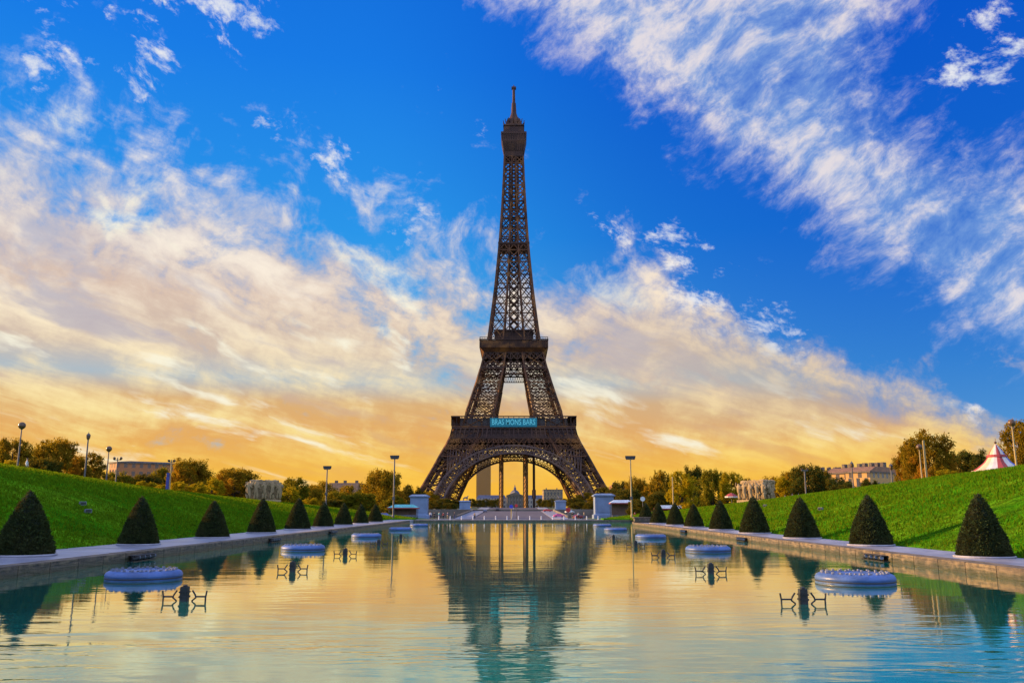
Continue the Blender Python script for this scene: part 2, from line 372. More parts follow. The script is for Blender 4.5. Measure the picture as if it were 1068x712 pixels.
# ------------------------------------------------------------------ shape of the land (metres, pool water at z = 0)
PAVE = 0.46
def on_water(px, py, z=0.0):
    d = ray(px, py); return Vector((0, 0, CAMZ)) + d * ((z - CAMZ) / d.z)
def axis_z(Y): return np.interp(Y, [-200, 184, 310, 465, 548, 9000], [0.40, 0.40, -1.0, 1.6, 3.2, 3.2])
LW, RW = -20.0, 19.2                 # pool sides
LB, RB = 25.9, 23.4                  # foot of each bank
LC, RC = 50.0, 48.0                  # crest of each bank
def crest_z(X, Y):
    l = np.interp(Y, [-60, 0, 41, 82, 111, 159, 200, 240, 300], [12.0, 10.6, 8.5, 6.7, 5.3, 4.05, 3.2, 2.0, -0.9])
    r = np.interp(Y, [-60, 0, 41, 80, 92, 105.7, 117.6, 132.6, 149, 182, 215, 250, 300], [12.0, 10.2, 8.3, 6.45, 6.17, 5.68, 5.3, 4.9, 4.3, 3.4, 2.5, 1.4, -0.9])
    return np.where(X < 0, l, r)
def land_z(X, Y):
    X = np.asarray(X, dtype=float); Y = np.asarray(Y, dtype=float)
    a = axis_z(Y); x0 = np.where(X < 0, LB, RB); x1 = np.where(X < 0, LC, RC)
    t = np.clip((np.abs(X) - x0) / (x1 - x0), 0, 1); s = 0.25 * t + 0.75 * (t * (2 - t) * 0.55 + 0.45 * t * t * (3 - 2 * t))
    return a + np.maximum(crest_z(X, Y) - a, 0) * s
def lz(X, Y): return float(land_z(X, Y))
def on_land(px, X=None, Y=None):
    """point of the land straight below/behind a photo column"""
    d = ray(px, 520); k = d.x / d.y
    if Y is None: Y = X / k
    else: X = Y * k
    return Vector((X, Y, lz(X, Y)))

def grid_mesh(name, xs, ys, zf, material):
    X, Y = np.meshgrid(xs, ys); Z = zf(X, Y); v = np.stack([X, Y, Z], -1).reshape(-1, 3); nx = len(xs); ny = len(ys)
    i = np.arange(nx * ny).reshape(ny, nx); q = np.stack([i[:-1, :-1], i[:-1, 1:], i[1:, 1:], i[1:, :-1]], -1).reshape(-1, 4)
    me = raw_mesh(name, v, q, material)
    for p in me.polygons: p.use_smooth = True
    return me

M_GROUND = mat('park_ground', (0.05, 0.075, 0.025), 0.95, scale=0.05, col2=(0.10, 0.10, 0.05))
def ground_z(X, Y):
    z = land_z(X, Y) - 0.02
    lawn = (np.abs(X) > 22) & (np.abs(X) < 60) & (Y < 300)
    z = np.where(lawn, z - 0.35, z)
    z = np.where((Y > 325) & (Y < 450), -8.0, z)
    basin = (X > -27.5) & (X < 27.0) & (Y > 3) & (Y < 178.5)
    return np.where(basin, -1.2, z)
xs = sorted(set([-5000, -3000, -1500, -600, -300, -200, -150, -120, -100, -80, -70, 5000, 3000, 1500, 600, 300, 200, 150, 120, 100, 80, 70] + list(np.arange(-62, 62.1, 2.0)) + [-27.4, -27.6, 26.9, 27.1]))
ys = sorted(set([-600, -200, -60, -20, 0, 2.9, 3.1, 178.4, 178.6, 184, 310, 324.9, 325.1, 449.9, 450.1, 465, 548, 700, 1000, 2000, 3500, 5000] + list(np.arange(10, 310, 10.0)) + list(np.arange(310, 548, 31.0))))
structure(put('ground', grid_mesh('ground', xs, ys, ground_z, M_GROUND)))

M_GRASS = grass_mat()
rng = np.random.default_rng(7)
def lawn_z(X, Y):
    z = land_z(X, Y)
    bumps = np.array([mnoise.noise(Vector((x * 0.22, y * 0.16, 3.0))) * 0.16 + mnoise.noise(Vector((x * 0.8, y * 0.6, 9.0))) * 0.05 for x, y in zip(X.ravel(), Y.ravel())]).reshape(X.shape)
    x0 = np.where(X < 0, LB, RB); edge = np.clip((np.abs(X) - x0) / 2.0, 0, 1)
    return z + 0.05 + bumps * edge
ylawn = np.concatenate([np.arange(10, 120, 1.0), np.arange(120, 300.1, 2.5)])
structure(put('lawn', grid_mesh('lawn', np.arange(-62, -LB + 0.01, (62 - LB) / 40), ylawn, lawn_z, M_GRASS)))
structure(put('lawn', grid_mesh('lawn', np.arange(RB, 62.01, (62 - RB) / 40), ylawn, lawn_z, M_GRASS)))

def grass_blades(n):
    V = []
    for side in (-1, 1):
        Y = 28 * (230 / 28) ** rng.random(n); x0 = LB if side < 0 else RB; x1 = 53.0
        X = side * (x0 + (x1 - x0) * rng.random(n))
        Z = land_z(X, Y) + 0.03
        s = 0.06 + 0.0018 * Y; h = s * (0.5 + 0.7 * rng.random(n)); a = rng.random(n) * 2 * np.pi; w = s * 0.35
        lean = (rng.random((n, 2)) - 0.5) * 1.2 * h[:, None]
        p0 = np.stack([X - w * np.cos(a), Y - w * np.sin(a), Z], -1); p1 = np.stack([X + w * np.cos(a), Y + w * np.sin(a), Z], -1); p2 = np.stack([X + lean[:, 0], Y + lean[:, 1], Z + h + 0.05], -1)
        V.append(np.stack([p0, p1, p2], 1).reshape(-1, 3))
    V = np.concatenate(V); return raw_mesh('grass', V, np.arange(len(V)).reshape(-1, 3), leaf_mat('grass_blades', (0.018, 0.085, 0.003), (0.095, 0.245, 0.006), 0.40), 3)
tag(put('grass', grass_blades(95000)), 'short bright green grass covering both sloping banks', 'grass', kind='stuff')

# the river, sunk between its quays beyond the square
structure(MB().add([(-5000, 325, -6.2), (5000, 325, -6.2), (5000, 450, -6.2), (-5000, 450, -6.2)], [(0, 1, 2, 3)]).build('river', mat('river_water', (0.02, 0.045, 0.04), 0.12, var=0.2, scale=0.2, bump=0.05, spec=0.8)))
M_QUAY = mat('quay_stone', (0.10, 0.085, 0.075), 0.9, scale=0.25, col2=(0.20, 0.17, 0.14), bump=0.05)
structure(MB().box(-700, 700, 449.2, 450.8, -8, 2.3).build('quay_wall', M_QUAY)); structure(MB().box(-700, 700, 324.2, 325.8, -8, -1.15).build('quay_wall', M_QUAY))

# ------------------------------------------------------------------ pool, kerbs and paving
LEND, REND, FAR = 164.0, 142.0, 177.0
NEAR = 4.0
M_WATER = water_mat()
structure(MB().add([(LW, NEAR, 0), (RW, NEAR, 0), (RW, REND, 0), (25.5, REND, 0), (25.5, FAR, 0), (-26.5, FAR, 0), (-26.5, LEND, 0), (LW, LEND, 0)], [tuple(range(8))]).build('water', M_WATER))
M_PAVE = mat('pale_paving', (0.19, 0.19, 0.25), 0.4, scale=0.9, col2=(0.34, 0.34, 0.41), bump=0.01, spec=0.5)
def kerb_mat():
    """old rough kerb stones, stained dark and green where the water laps"""
    M = bpy.data.materials.new('kerb_stone'); M.use_nodes = True; N = Net(M.node_tree); tc = N.n('ShaderNodeTexCoord'); v = tc.outputs['Object']
    g = N.n('ShaderNodeNewGeometry'); sp = N.n('ShaderNodeSeparateXYZ'); N.put(sp.inputs[0], v)
    n1 = N.noise(v, 2.2, 7.0, 0.65); n2 = N.noise(N.mapping(v, scale=(1, 0.35, 4)), 2.6, 5.0, 0.6); n3 = N.noise(v, 0.35, 3.0)
    c = N.mix(N.sm(N.m('ADD', N.m('MULTIPLY', n1, 0.5), N.m('MULTIPLY', n2, 0.5)), 0.38, 0.62), (0.034, 0.030, 0.030), (0.24, 0.18, 0.115))
    c = N.mix(N.m('MULTIPLY', g.outputs['Random Per Island'], 0.45), c, (0.10, 0.08, 0.075))
    wet = N.sm(N.m('ADD', sp.outputs[2], N.m('MULTIPLY', N.m('SUBTRACT', n1, 0.5), 0.6)), 0.38, 0.06)
    c = N.mix(N.m('MULTIPLY', wet, 0.8), c, N.mix(n3, (0.030, 0.032, 0.022), (0.045, 0.055, 0.020)))
    P = N.n('ShaderNodeBsdfPrincipled'); N.put(P.inputs['Base Color'], c); N.put(P.inputs['Roughness'], N.sm(wet, 0, 1, 0.85, 0.4))
    B = N.n('ShaderNodeBump'); N.put(B.inputs['Height'], N.m('ADD', n1, n2)); B.inputs['Distance'].default_value = 0.07; N.put(P.inputs['Normal'], B.outputs[0])
    o = N.n('ShaderNodeOutputMaterial'); N.put(o.inputs[0], P.outputs[0]); return M
M_STONE = kerb_mat()
def slab_run(name, x0, x1, y0, y1, z0, z1, m, step=2.4, gap=0.012, axis='Y', jit=0.006):
    """one sheet of paving or kerb laid as separate stones"""
    b = MB(); rn = random.Random(int(x0 * 7 + y0)); t = y0 if axis == 'Y' else x0; end = y1 if axis == 'Y' else x1
    while t < end - 1e-6:
        e = min(t + step, end); dz = rn.uniform(-jit, jit)
        if axis == 'Y': b.box(x0, x1, t + gap, e - gap, z0, z1 + dz)
        else: b.box(t + gap, e - gap, y0, y1, z0, z1 + dz)
        t = e
    return structure(b.build(name, m, bevel=0.02 if m is M_STONE else 0.0))
KW = 0.9
slab_run('pool_kerb', LW - KW, LW, NEAR, LEND, -0.5, PAVE, M_STONE)
slab_run('pool_kerb', RW, RW + KW, NEAR, REND, -0.5, PAVE, M_STONE)
slab_run('pool_kerb', RW, 25.5, REND, REND + 1.6, -0.5, PAVE + 0.12, M_STONE, axis='X')
slab_run('pool_kerb', -26.5, LW - KW, LEND, LEND + 0.9, -0.5, PAVE, M_STONE, axis='X')
slab_run('pool_kerb', -26.5, 25.5, FAR, FAR + 0.8, -0.5, PAVE - 0.03, M_STONE, axis='X')
slab_run('pool_kerb', -22, 21, NEAR - 1.0, NEAR, -0.5, PAVE, M_STONE, axis='X')
structure(MB().box(-26.5, -27.4, LEND, FAR + 1, -0.6, 0.45).box(25.5, 26.4, REND, FAR + 1, -0.6, 0.45).build('pool_wall', M_STONE))
slab_run('pavement', -LB - 0.3, LW - KW, NEAR, LEND + 14, -0.3, PAVE - 0.015, M_PAVE, 1.6, 0.006)
slab_run('pavement', RW + KW, RB + 0.3, NEAR, REND, -0.3, PAVE - 0.015, M_PAVE, 1.6, 0.006)
slab_run('pavement', -30, 30, -8, NEAR - 1.0, -0.3, PAVE - 0.015, M_PAVE, 2.0, 0.006, axis='X')

# far end: grass verge, square, bridge road with its pavements
M_ASPH = mat('asphalt', (0.060, 0.052, 0.075), 0.8, scale=0.4, col2=(0.10, 0.09, 0.115))
def strip(name, x0, x1, y0, y1, m, dz=0.03, kind=True):
    ys_ = sorted(set([y0, y1] + [y for y in (184, 310, 465, 548, 700) if y0 < y < y1])); b = MB()
    for a, c in zip(ys_[:-1], ys_[1:]):
        za, zc = float(axis_z(a)) + dz, float(axis_z(c)) + dz
        b.add([(x0, a, za), (x1, a, za), (x1, c, zc), (x0, c, zc)], [(0, 1, 2, 3)])
    return structure(b.build(name, m))
structure(MB().box(-64, -21, 178.2, 184, -0.2, PAVE + 0.25).box(18, 64, 178.2, 184, -0.2, PAVE + 0.25).build('grass_verge', M_GRASS))
strip('square', -90, 90, 184, 310, M_ASPH, 0.03)
strip('road', -16, 13, 310, 1100, M_ASPH, 0.034)
def kerbed(x0, x1, y0, y1):
    b = MB(); ys_ = [y0] + [y for y in (310, 465, 548) if y0 < y < y1] + [y1]
    for a, c in zip(ys_[:-1], ys_[1:]):
        za, zc = float(axis_z(a)), float(axis_z(c))
        b.add([(x0, a, za - 1), (x1, a, za - 1), (x1, c, zc - 1), (x0, c, zc - 1), (x0, a, za + 0.17), (x1, a, za + 0.17), (x1, c, zc + 0.17), (x0, c, zc + 0.17)],
              [(0, 3, 2, 1), (4, 5, 6, 7), (0, 1, 5, 4), (1, 2, 6, 5), (2, 3, 7, 6), (3, 0, 4, 7)])
    return structure(b.build('sidewalk', M_PAVE))
bdg = bpy.data.objects.new('stone_bridge', None); COL.objects.link(bdg); bdg.location = (-1.5, 387, -8)
tag(bdg, 'low stone bridge carrying the road toward the foot of the tower', 'bridge')
b = MB(); nseg = 25
for k in range(nseg):
    y0, y1 = 323 + 129 * k / nseg, 323 + 129 * (k + 1) / nseg; za, zc = float(np.interp(y0, [310, 465], [-1.0, 1.6])), float(np.interp(y1, [310, 465], [-1.0, 1.6]))
    u0, u1 = ((k % 5) / 5 - 0.5) * 2, ((k % 5 + 1) / 5 - 0.5) * 2; ha, hc = 3.4 * math.sqrt(max(0, 1 - u0 * u0)) + 1.5, 3.4 * math.sqrt(max(0, 1 - u1 * u1)) + 1.5
    b.add([(-21.2, y0 - 387, ha + 1), (21.2, y0 - 387, ha + 1), (21.2, y1 - 387, hc + 1), (-21.2, y1 - 387, hc + 1), (-21.2, y0 - 387, za + 7.95), (21.2, y0 - 387, za + 7.95), (21.2, y1 - 387, zc + 7.95), (-21.2, y1 - 387, zc + 7.95)],
          [(0, 3, 2, 1), (4, 5, 6, 7), (0, 1, 5, 4), (1, 2, 6, 5), (2, 3, 7, 6), (3, 0, 4, 7)])
b.build('arches', M_QUAY, bdg)
for k in range(1, 5): y = 323 + 129 * k / 5 - 387; MB().box(-22, 22, y - 1.8, y + 1.8, 0, 3.2).build('pier', M_QUAY, bdg)
for sx in (-1, 1):
    q = MB(); q.add([(sx * 20.6, -64, 7.1), (sx * 21.1, -64, 7.1), (sx * 21.1, 65, 9.45), (sx * 20.6, 65, 9.45), (sx * 20.6, -64, 8.05), (sx * 21.1, -64, 8.05), (sx * 21.1, 65, 10.4), (sx * 20.6, 65, 10.4)], [(0, 3, 2, 1), (4, 5, 6, 7), (0, 1, 5, 4), (1, 2, 6, 5), (2, 3, 7, 6), (3, 0, 4, 7)])
    q.build('parapet', M_QUAY, bdg)
kerbed(-22, -16, 250, 560); kerbed(13, 19, 250, 560)
M_LINE = mat('road_paint', (0.7, 0.7, 0.68), 0.6, var=0.1)
b = MB()
for y in range(200, 540, 12):
    za, zc = float(axis_z(y)) + 0.045, float(axis_z(y + 5)) + 0.045
    b.add([(-1.6, y, za), (-1.4, y, za), (-1.4, y + 5, zc), (-1.6, y + 5, zc)], [(0, 1, 2, 3)])
structure(b.build('road_marking', M_LINE))
# ------------------------------------------------------------------ the iron tower
TY = 610.0
TX = at(536, 400, TY).x
def tw(py, half):
    """height and half width of the tower where its front face shows that half width at that photo row"""
    w = half / 1.6
    for _ in range(30):
        Y = TY - w; d = ray(536, py); z = CAMZ + d.z / d.y * Y
        depth = Y * math.cos(PITCH) + (z - CAMZ) * math.sin(PITCH); w = half * depth / FPX
    return z, w
TG = float(axis_z(TY))
M_IRON = iron_mat('brown_iron', (0.020, 0.010, 0.008), (0.12, 0.050, 0.024), (0.20, 0.085, 0.024))
M_IRON2 = iron_mat('brown_iron_dark', (0.018, 0.010, 0.010), (0.070, 0.036, 0.028), (0.085, 0.042, 0.024))
M_IRON3 = iron_mat('brown_iron_arch', (0.060, 0.038, 0.036), (0.13, 0.080, 0.066), (0.17, 0.095, 0.050))  # arch copy lighter and bluer, sunless skylight put into its colour
M_MASON = mat('pier_masonry', (0.12, 0.10, 0.09), 0.9, scale=0.6, var=0.2)
outer_lo = [tw(503.7, 93.2), tw(487, 83.5), tw(470, 74.2), tw(459, 67.5), tw(446, 61.5)]
s0 = (outer_lo[0][1] - outer_lo[1][1]) / (outer_lo[1][0] - outer_lo[0][0])
outer_lo = [(TG, outer_lo[0][1] + s0 * 1.08 * (outer_lo[0][0] - TG))] + outer_lo
Z1 = tw(440, 60)[0]; Z1a = tw(446.5, 60)[0]; Z1b = tw(434.5, 60)[0]
Z2a = tw(366.5, 34)[0]; Z2b = tw(354, 34)[0]
outer_up = [(Z1, tw(440, 53.5)[1])] + [tw(432, 50.5), tw(405, 41), tw(377, 32.5), tw(366, 30)]
shaft = [tw(354, 26.8), tw(325, 22.8), tw(300, 19.6), tw(275, 17.0), tw(253, 14.9), tw(230, 13.2), tw(210, 11.9), tw(185, 10.5), tw(158, 9.4)]
def interp(tab, z): return float(np.interp(z, [a for a, _ in tab], [b for _, b in tab]))
iron = empty('iron_tower', (TX, TY, TG), 'tall brown iron lattice tower with three platforms at the far end of the pool', 'tower')
def tower_part(mb, name, m=None, parent=None):
    o = mb.build(name, m or M_IRON, parent or iron)
    return o
def L(x, y, z): return Vector((x, y, z - TG))            # tower space: origin on the ground below the axis

def lattice_leg(sx, sy, zs, fo, fi, chord, brace, fine):
    """one square leg: four chords, cross braced on its four faces"""
    b = MB()
    def cs(z):
        o, i = fo(z), fi(z)
        return [L(sx * o, sy * o, z), L(sx * i, sy * o, z), L(sx * i, sy * i, z), L(sx * o, sy * i, z)]
    for a, c in zip(zs[:-1], zs[1:]):
        A, C = cs(a), cs(c)
        Mid = cs((a + c) / 2)
        for k in range(4):
            k2 = (k + 1) % 4
            b.beam(A[k], C[k], chord)
            b.beam(C[k], C[k2], brace * 1.25)
            b.beam(A[k], C[k2], brace); b.beam(A[k2], C[k], brace)
            ma, mc = (A[k] + A[k2]) / 2, (C[k] + C[k2]) / 2
            for (s, e) in ((Mid[k], ma), (Mid[k], mc), (Mid[k2], ma), (Mid[k2], mc)): b.beam(s, e, fine)
            # secondary bars beside the chords, laced to them
            for f, kk in ((0.10, k), (0.90, k2)):
                b.beam(A[k].lerp(A[k2], f), C[k].lerp(C[k2], f), fine * 0.9)
                for j in range(4 if k in (0, 3) else 0):
                    t0, t1 = j / 4, (j + 1) / 4
                    b.beam(A[kk].lerp(C[kk], t0), A[k].lerp(A[k2], f).lerp(C[k].lerp(C[k2], f), t1), fine * 0.7)
    return b

ZI = TG + 4.5
inner_lo = lambda z: float(np.interp(z, [TG, Z1a], [46.0, tw(446, 31)[1]]))
zs_lo = [ZI + (Z1a - ZI) * t for t in (0, 0.21, 0.41, 0.6, 0.78, 1.0)]
for sx in (-1, 1):
    for sy in (-1, 1):
        lg = tower_part(lattice_leg(sx, sy, zs_lo, lambda z: interp(outer_lo, z), inner_lo, 1.3, 0.68, 0.34), 'leg')
        o, i = interp(outer_lo, TG), inner_lo(TG)
        for a in (o, i):
            for c in (o, i): tower_part(MB().frustum((sx * a, sy * c), -0.6, 4.6, 4.2, 4.2, 2.2, 2.2), 'masonry_pier', M_MASON, lg)

# first platform: girder belt, bracket frieze, gallery
def girder(tab, z0, z1, n, chord, brace, xmax=None, rows=1):
    """lattice belt round the four faces"""
    b = MB()
    for s in range(4):
        ca, sa = [(1, 0), (0, 1), (-1, 0), (0, -1)][s]
        P = lambda t, z: (lambda w: L(t * w * ca + w * sa, t * w * sa - w * ca, z))(interp(tab, z))
        for r in range(rows):
            a = z0 + (z1 - z0) * r / rows; c = z0 + (z1 - z0) * (r + 1) / rows
            for k in range(n):
                t0, t1 = -1 + 2 * k / n, -1 + 2 * (k + 1) / n
                b.beam(P(t0, a), P(t1, a), chord); b.beam(P(t0, c), P(t1, c), chord)
                b.beam(P(t0, a), P(t1, c), brace); b.beam(P(t1, a), P(t0, c), brace); b.beam(P(t0, a), P(t0, c), brace)
    return b
zb0 = tw(468, 73)[0]; zb1 = tw(457, 66)[0]
g_ = girder(outer_lo, zb0, zb1, 26, 0.8, 0.55, rows=2)
tower_part(g_, 'girder_belt')
def ring(b, w0, w1, z0, z1):
    """square ring of plates standing at half width w0 (below) to w1 (above)"""
    for s in range(4):
        ca, sa = [(1, 0), (0, 1), (-1, 0), (0, -1)][s]
        P = lambda x, y, z: (x * ca + y * sa, x * sa - y * ca, z - TG)
        t = 0.5
        b.add([P(-w0, w0, z0), P(w0, w0, z0), P(w1, w1, z1), P(-w1, w1, z1), P(-w0 + t, w0 - t, z0), P(w0 - t, w0 - t, z0), P(w1 - t, w1 - t, z1), P(-w1 + t, w1 - t, z1)],
              [(0, 1, 2, 3), (7, 6, 5, 4), (0, 4, 5, 1), (3, 2, 6, 7)])
    return b
fr = MB(); wf0 = interp(outer_lo, zb1) - 0.2; wf1 = tw(446, 64)[1]
zf = zb1 + 0.4
ring(fr, wf0, wf1 - 0.8, zf, Z1a)
for s in range(4):
    ca, sa = [(1, 0), (0, 1), (-1, 0), (0, -1)][s]
    P = lambda x, y, z: Vector((x * ca + y * sa, x * sa - y * ca, z - TG))
    n = 28
    for k in range(n + 1):                                             # brackets and their little round arches
        t = -1 + 2 * k / n
        fr.beam(P(t * (wf0 + 0.3), wf0 + 0.3, zf), P(t * (wf1 + 0.1), wf1 + 0.1, Z1a), 0.75, 0.9)
        if k < n:
            tm = t + 1.0 / n; zc = zf + (Z1a - zf) * 0.5; wc = (wf0 + wf1) / 2
            rr = wc / n * 0.62
            for j in range(7):
                a0, a1 = math.pi * j / 7, math.pi * (j + 1) / 7
                fr.beam(P(tm * wc + rr * math.cos(a0), wc + 0.35, zc + rr * 0.9 * math.sin(a0)), P(tm * wc + rr * math.cos(a1), wc + 0.35, zc + rr * 0.9 * math.sin(a1)), 0.3)
    fr.beam(P(-wf1, wf1, Z1a), P(wf1, wf1, Z1a), 1.1, 1.0); fr.beam(P(-wf0, wf0 + 0.3, zf), P(wf0, wf0 + 0.3, zf), 0.9, 0.9)
tower_part(fr, 'frieze', M_IRON2)
# floor plate with an open middle
w1 = tw(440, 65)[1]
pf = MB()
for (x0, x1, y0, y1) in ((-w1, w1, -w1, -w1 * 0.42), (-w1, w1, w1 * 0.42, w1), (-w1, -w1 * 0.42, -w1 * 0.42, w1 * 0.42), (w1 * 0.42, w1, -w1 * 0.42, w1 * 0.42)): pf.box(x0, x1, y0, y1, Z1a - TG + 0.6, Z1a - TG + 1.5)
plat = tower_part(pf, 'first_platform')
ga = MB(); zt = Z1b - TG; zb = Z1a - TG + 1.5
for s in range(4):
    ca, sa = [(1, 0), (0, 1), (-1, 0), (0, -1)][s]
    P = lambda x, y, z: Vector((x * ca + y * sa, x * sa - y * ca, z))
    ga.beam(P(-w1, w1, zt), P(w1, w1, zt), 0.9, 0.7); ga.beam(P(-w1, w1, zb + 1.3), P(w1, w1, zb + 1.3), 0.25)
    for k in range(25):
        t = -1 + 2 * k / 24; ga.beam(P(t * w1, w1, zb), P(t * w1, w1, zt), 0.42)
        if k < 24:
            for q in range(1, 6): tq = t + q / 72.0; ga.beam(P(tq * w1, w1, zb), P(tq * w1, w1, zb + 1.3), 0.1)
    ga.add([P(-w1, w1, zt + 0.36), P(w1, w1, zt + 0.36), P(w1 - 5, w1 - 5, zt + 0.5), P(-w1 + 5, w1 - 5, zt + 0.5)], [(0, 1, 2, 3)])
tower_part(ga, 'gallery', M_IRON2, plat)
rm = MB()                                                              # the dark rooms standing on the first platform
for sx in (-1, 1):
    rm.frustum((sx * w1 * 0.70, 0), zb, zt - 0.3, w1 * 0.17, w1 * 0.8, w1 * 0.17, w1 * 0.8)
rm.frustum((0, -w1 * 0.72), zb, zt - 0.4, w1 * 0.5, w1 * 0.16, w1 * 0.5, w1 * 0.16); rm.frustum((0, w1 * 0.72), zb, zt - 0.4, w1 * 0.5, w1 * 0.16, w1 * 0.5, w1 * 0.16)
tower_part(rm, 'pavilion', mat('dark_pavilion', (0.05, 0.04, 0.045), 0.4, var=0.3, scale=0.4), plat)

# the four great arches under the first platform
za_top = tw(474, 40)[0]; ze_top = tw(466.5, 40)[0]
AI, BI = 45.0, 37.5                       # half span and rise of the inner curve
AE, BE = 51.5, BI + ze_top - za_top
zc_ = za_top - BI
def arch(s):
    b = MB(); ca, sa = [(1, 0), (0, 1), (-1, 0), (0, -1)][s]
    Ri, Re = 0.0, 1.0                     # 0 on the inner curve, 1 on the outer
    def P(r, a, back=0.0):
        x, z = (AI + (AE - AI) * r) * math.sin(a), zc_ + (BI + (BE - BI) * r) * math.cos(a)
        w = interp(outer_lo, max(z, TG)) + 0.9 - back
        return Vector((x * ca + w * sa, x * sa - w * ca, z - TG))
    amax = math.acos(min(1, (TG + 4 - zc_) / BI)); n = 48
    for k in range(n):
        a0, a1 = -amax + 2 * amax * k / n, -amax + 2 * amax * (k + 1) / n; am = (a0 + a1) / 2
        for back in (0.0, 4.5):
            b.beam(P(Ri, a0, back), P(Ri, a1, back), 1.3 if back == 0 else 0.7, 1.1); b.beam(P(Re, a0, back), P(Re, a1, back), 1.3 if back == 0 else 0.6, 1.1)
        b.beam(P(Ri, a0), P(Re, a0), 0.42); b.beam(P(Ri, a0), P(Re, a1), 0.36); b.beam(P(Re, a0), P(Ri, a1), 0.36)
        b.beam(P(Ri, a0), P(Ri, a0, 4.5), 0.45); b.beam(P(Ri, a0), P(Ri, a1, 4.5), 0.35)
        rm_ = Ri + (Re - Ri) * 0.34; b.beam(P(rm_, a0), P(rm_, a1), 0.45)
        # spandrel bars from the arch up to the belt
        z_e = zc_ + BE * math.cos(a0); x_e = AE * math.sin(a0)
        if z_e < zb0 - 1.5 and z_e > TG + 20:
            w = interp(outer_lo, zb0) - 0.3; b.beam(P(Re, a0), Vector((x_e * ca + w * sa, x_e * sa - w * ca, zb0 - TG)), 0.32)
            x2 = AE * math.sin(a1); b.beam(P(Re, a0), Vector((x2 * ca + w * sa, x2 * sa - w * ca, zb0 - TG)), 0.28)
    return b
for s in range(4): tower_part(arch(s), 'arch', M_IRON3)
# second stage
inner_up = lambda z: float(np.interp(z, [a for a, _ in [tw(440, 21)] + [tw(432, 19.8), tw(392, 11.6), tw(366, 7.5)]], [c for _, c in [tw(440, 21)] + [tw(432, 19.8), tw(392, 11.6), tw(366, 7.5)]]))
zs_up = [Z1a + (Z2a - Z1a) * t for t in (0, 0.21, 0.41, 0.60, 0.78, 1.0)]
for sx in (-1, 1):
    for sy in (-1, 1):
        tower_part(lattice_leg(sx, sy, zs_up, lambda z: interp(outer_up, z), inner_up, 1.15, 0.58, 0.34), 'upper_leg')
zc0, zc1 = tw(383, 14)[0], tw(392, 14)[0]
tower_part(girder(outer_up, tw(383, 33)[0], tw(367.5, 30)[0], 9, 0.85, 0.55, rows=2), 'girder_belt', M_IRON2)
for s in range(4):
    cb = MB()
    ca, sa = [(1, 0), (0, 1), (-1, 0), (0, -1)][s]; wi = inner_up(zc0) + 1.5; w = interp(outer_up, zc0) - 0.8
    P = lambda x, z: Vector((x * ca + w * sa, x * sa - w * ca, z - TG))
    cb.beam(P(-wi, zc0), P(wi, zc0), 0.6); cb.beam(P(-wi, zc1), P(wi, zc1), 0.6)
    for k in range(10): a, c = -wi + 2 * wi * k / 10, -wi + 2 * wi * (k + 1) / 10; cb.beam(P(a, zc1), P(c, zc0), 0.28); cb.beam(P(a, zc0), P(c, zc1), 0.28)
    tower_part(cb, 'cross_beam')
w2 = tw(360, 35.5)[1]; w2i = interp(outer_up, Z2a)
sp = MB(); ring(sp, w2i + 0.6, w2, Z2a, Z2a + (Z2b - Z2a) * 0.35); ring(sp, w2, w2, Z2a + (Z2b - Z2a) * 0.35, Z2b - 0.6)
sp.box(-w2, w2, -w2, w2, Z2b - TG - 1.0, Z2b - TG - 0.5); sp.box(-w2i, w2i, -w2i, w2i, Z2a - TG, Z2a - TG + 0.7)
for k in range(33):
    t = -1 + 2 * k / 32
    for s in range(4):
        ca, sa = [(1, 0), (0, 1), (-1, 0), (0, -1)][s]; P = lambda x, y, z: Vector((x * ca + y * sa, x * sa - y * ca, z - TG))
        sp.beam(P(t * w2, w2 + 0.1, Z2a + 2.6), P(t * w2, w2 + 0.1, Z2b), 0.3)
sp2 = tower_part(sp, 'second_platform')
rl = MB()
for s in range(4):
    ca, sa = [(1, 0), (0, 1), (-1, 0), (0, -1)][s]; P = lambda x, y, z: Vector((x * ca + y * sa, x * sa - y * ca, z - TG))
    rl.beam(P(-w2, w2, Z2b + 1.6), P(w2, w2, Z2b + 1.6), 0.35); rl.beam(P(-w2, w2, Z2b), P(w2, w2, Z2b), 0.9, 0.7)
    for k in range(29): t = -1 + 2 * k / 28; rl.beam(P(t * w2, w2, Z2b), P(t * w2, w2, Z2b + 1.6), 0.16)
tower_part(rl, 'railing', M_IRON2, sp2)
zq = tw(344, 20)[0]; wq = tw(348, 19)[1]
pv = MB(); pv.box(-wq, wq, -wq, wq, Z2b - TG, zq - TG - 0.8); pv.box(-wq - 1.2, wq + 1.2, -wq - 1.2, wq + 1.2, zq - TG - 0.8, zq - TG)
for k in range(15):
    t = -1 + 2 * k / 14; pv.beam((t * wq, -wq - 0.15, Z2b - TG), (t * wq, -wq - 0.15, zq - TG - 0.8), 0.35)
tower_part(pv, 'pavilion', M_IRON2, sp2)
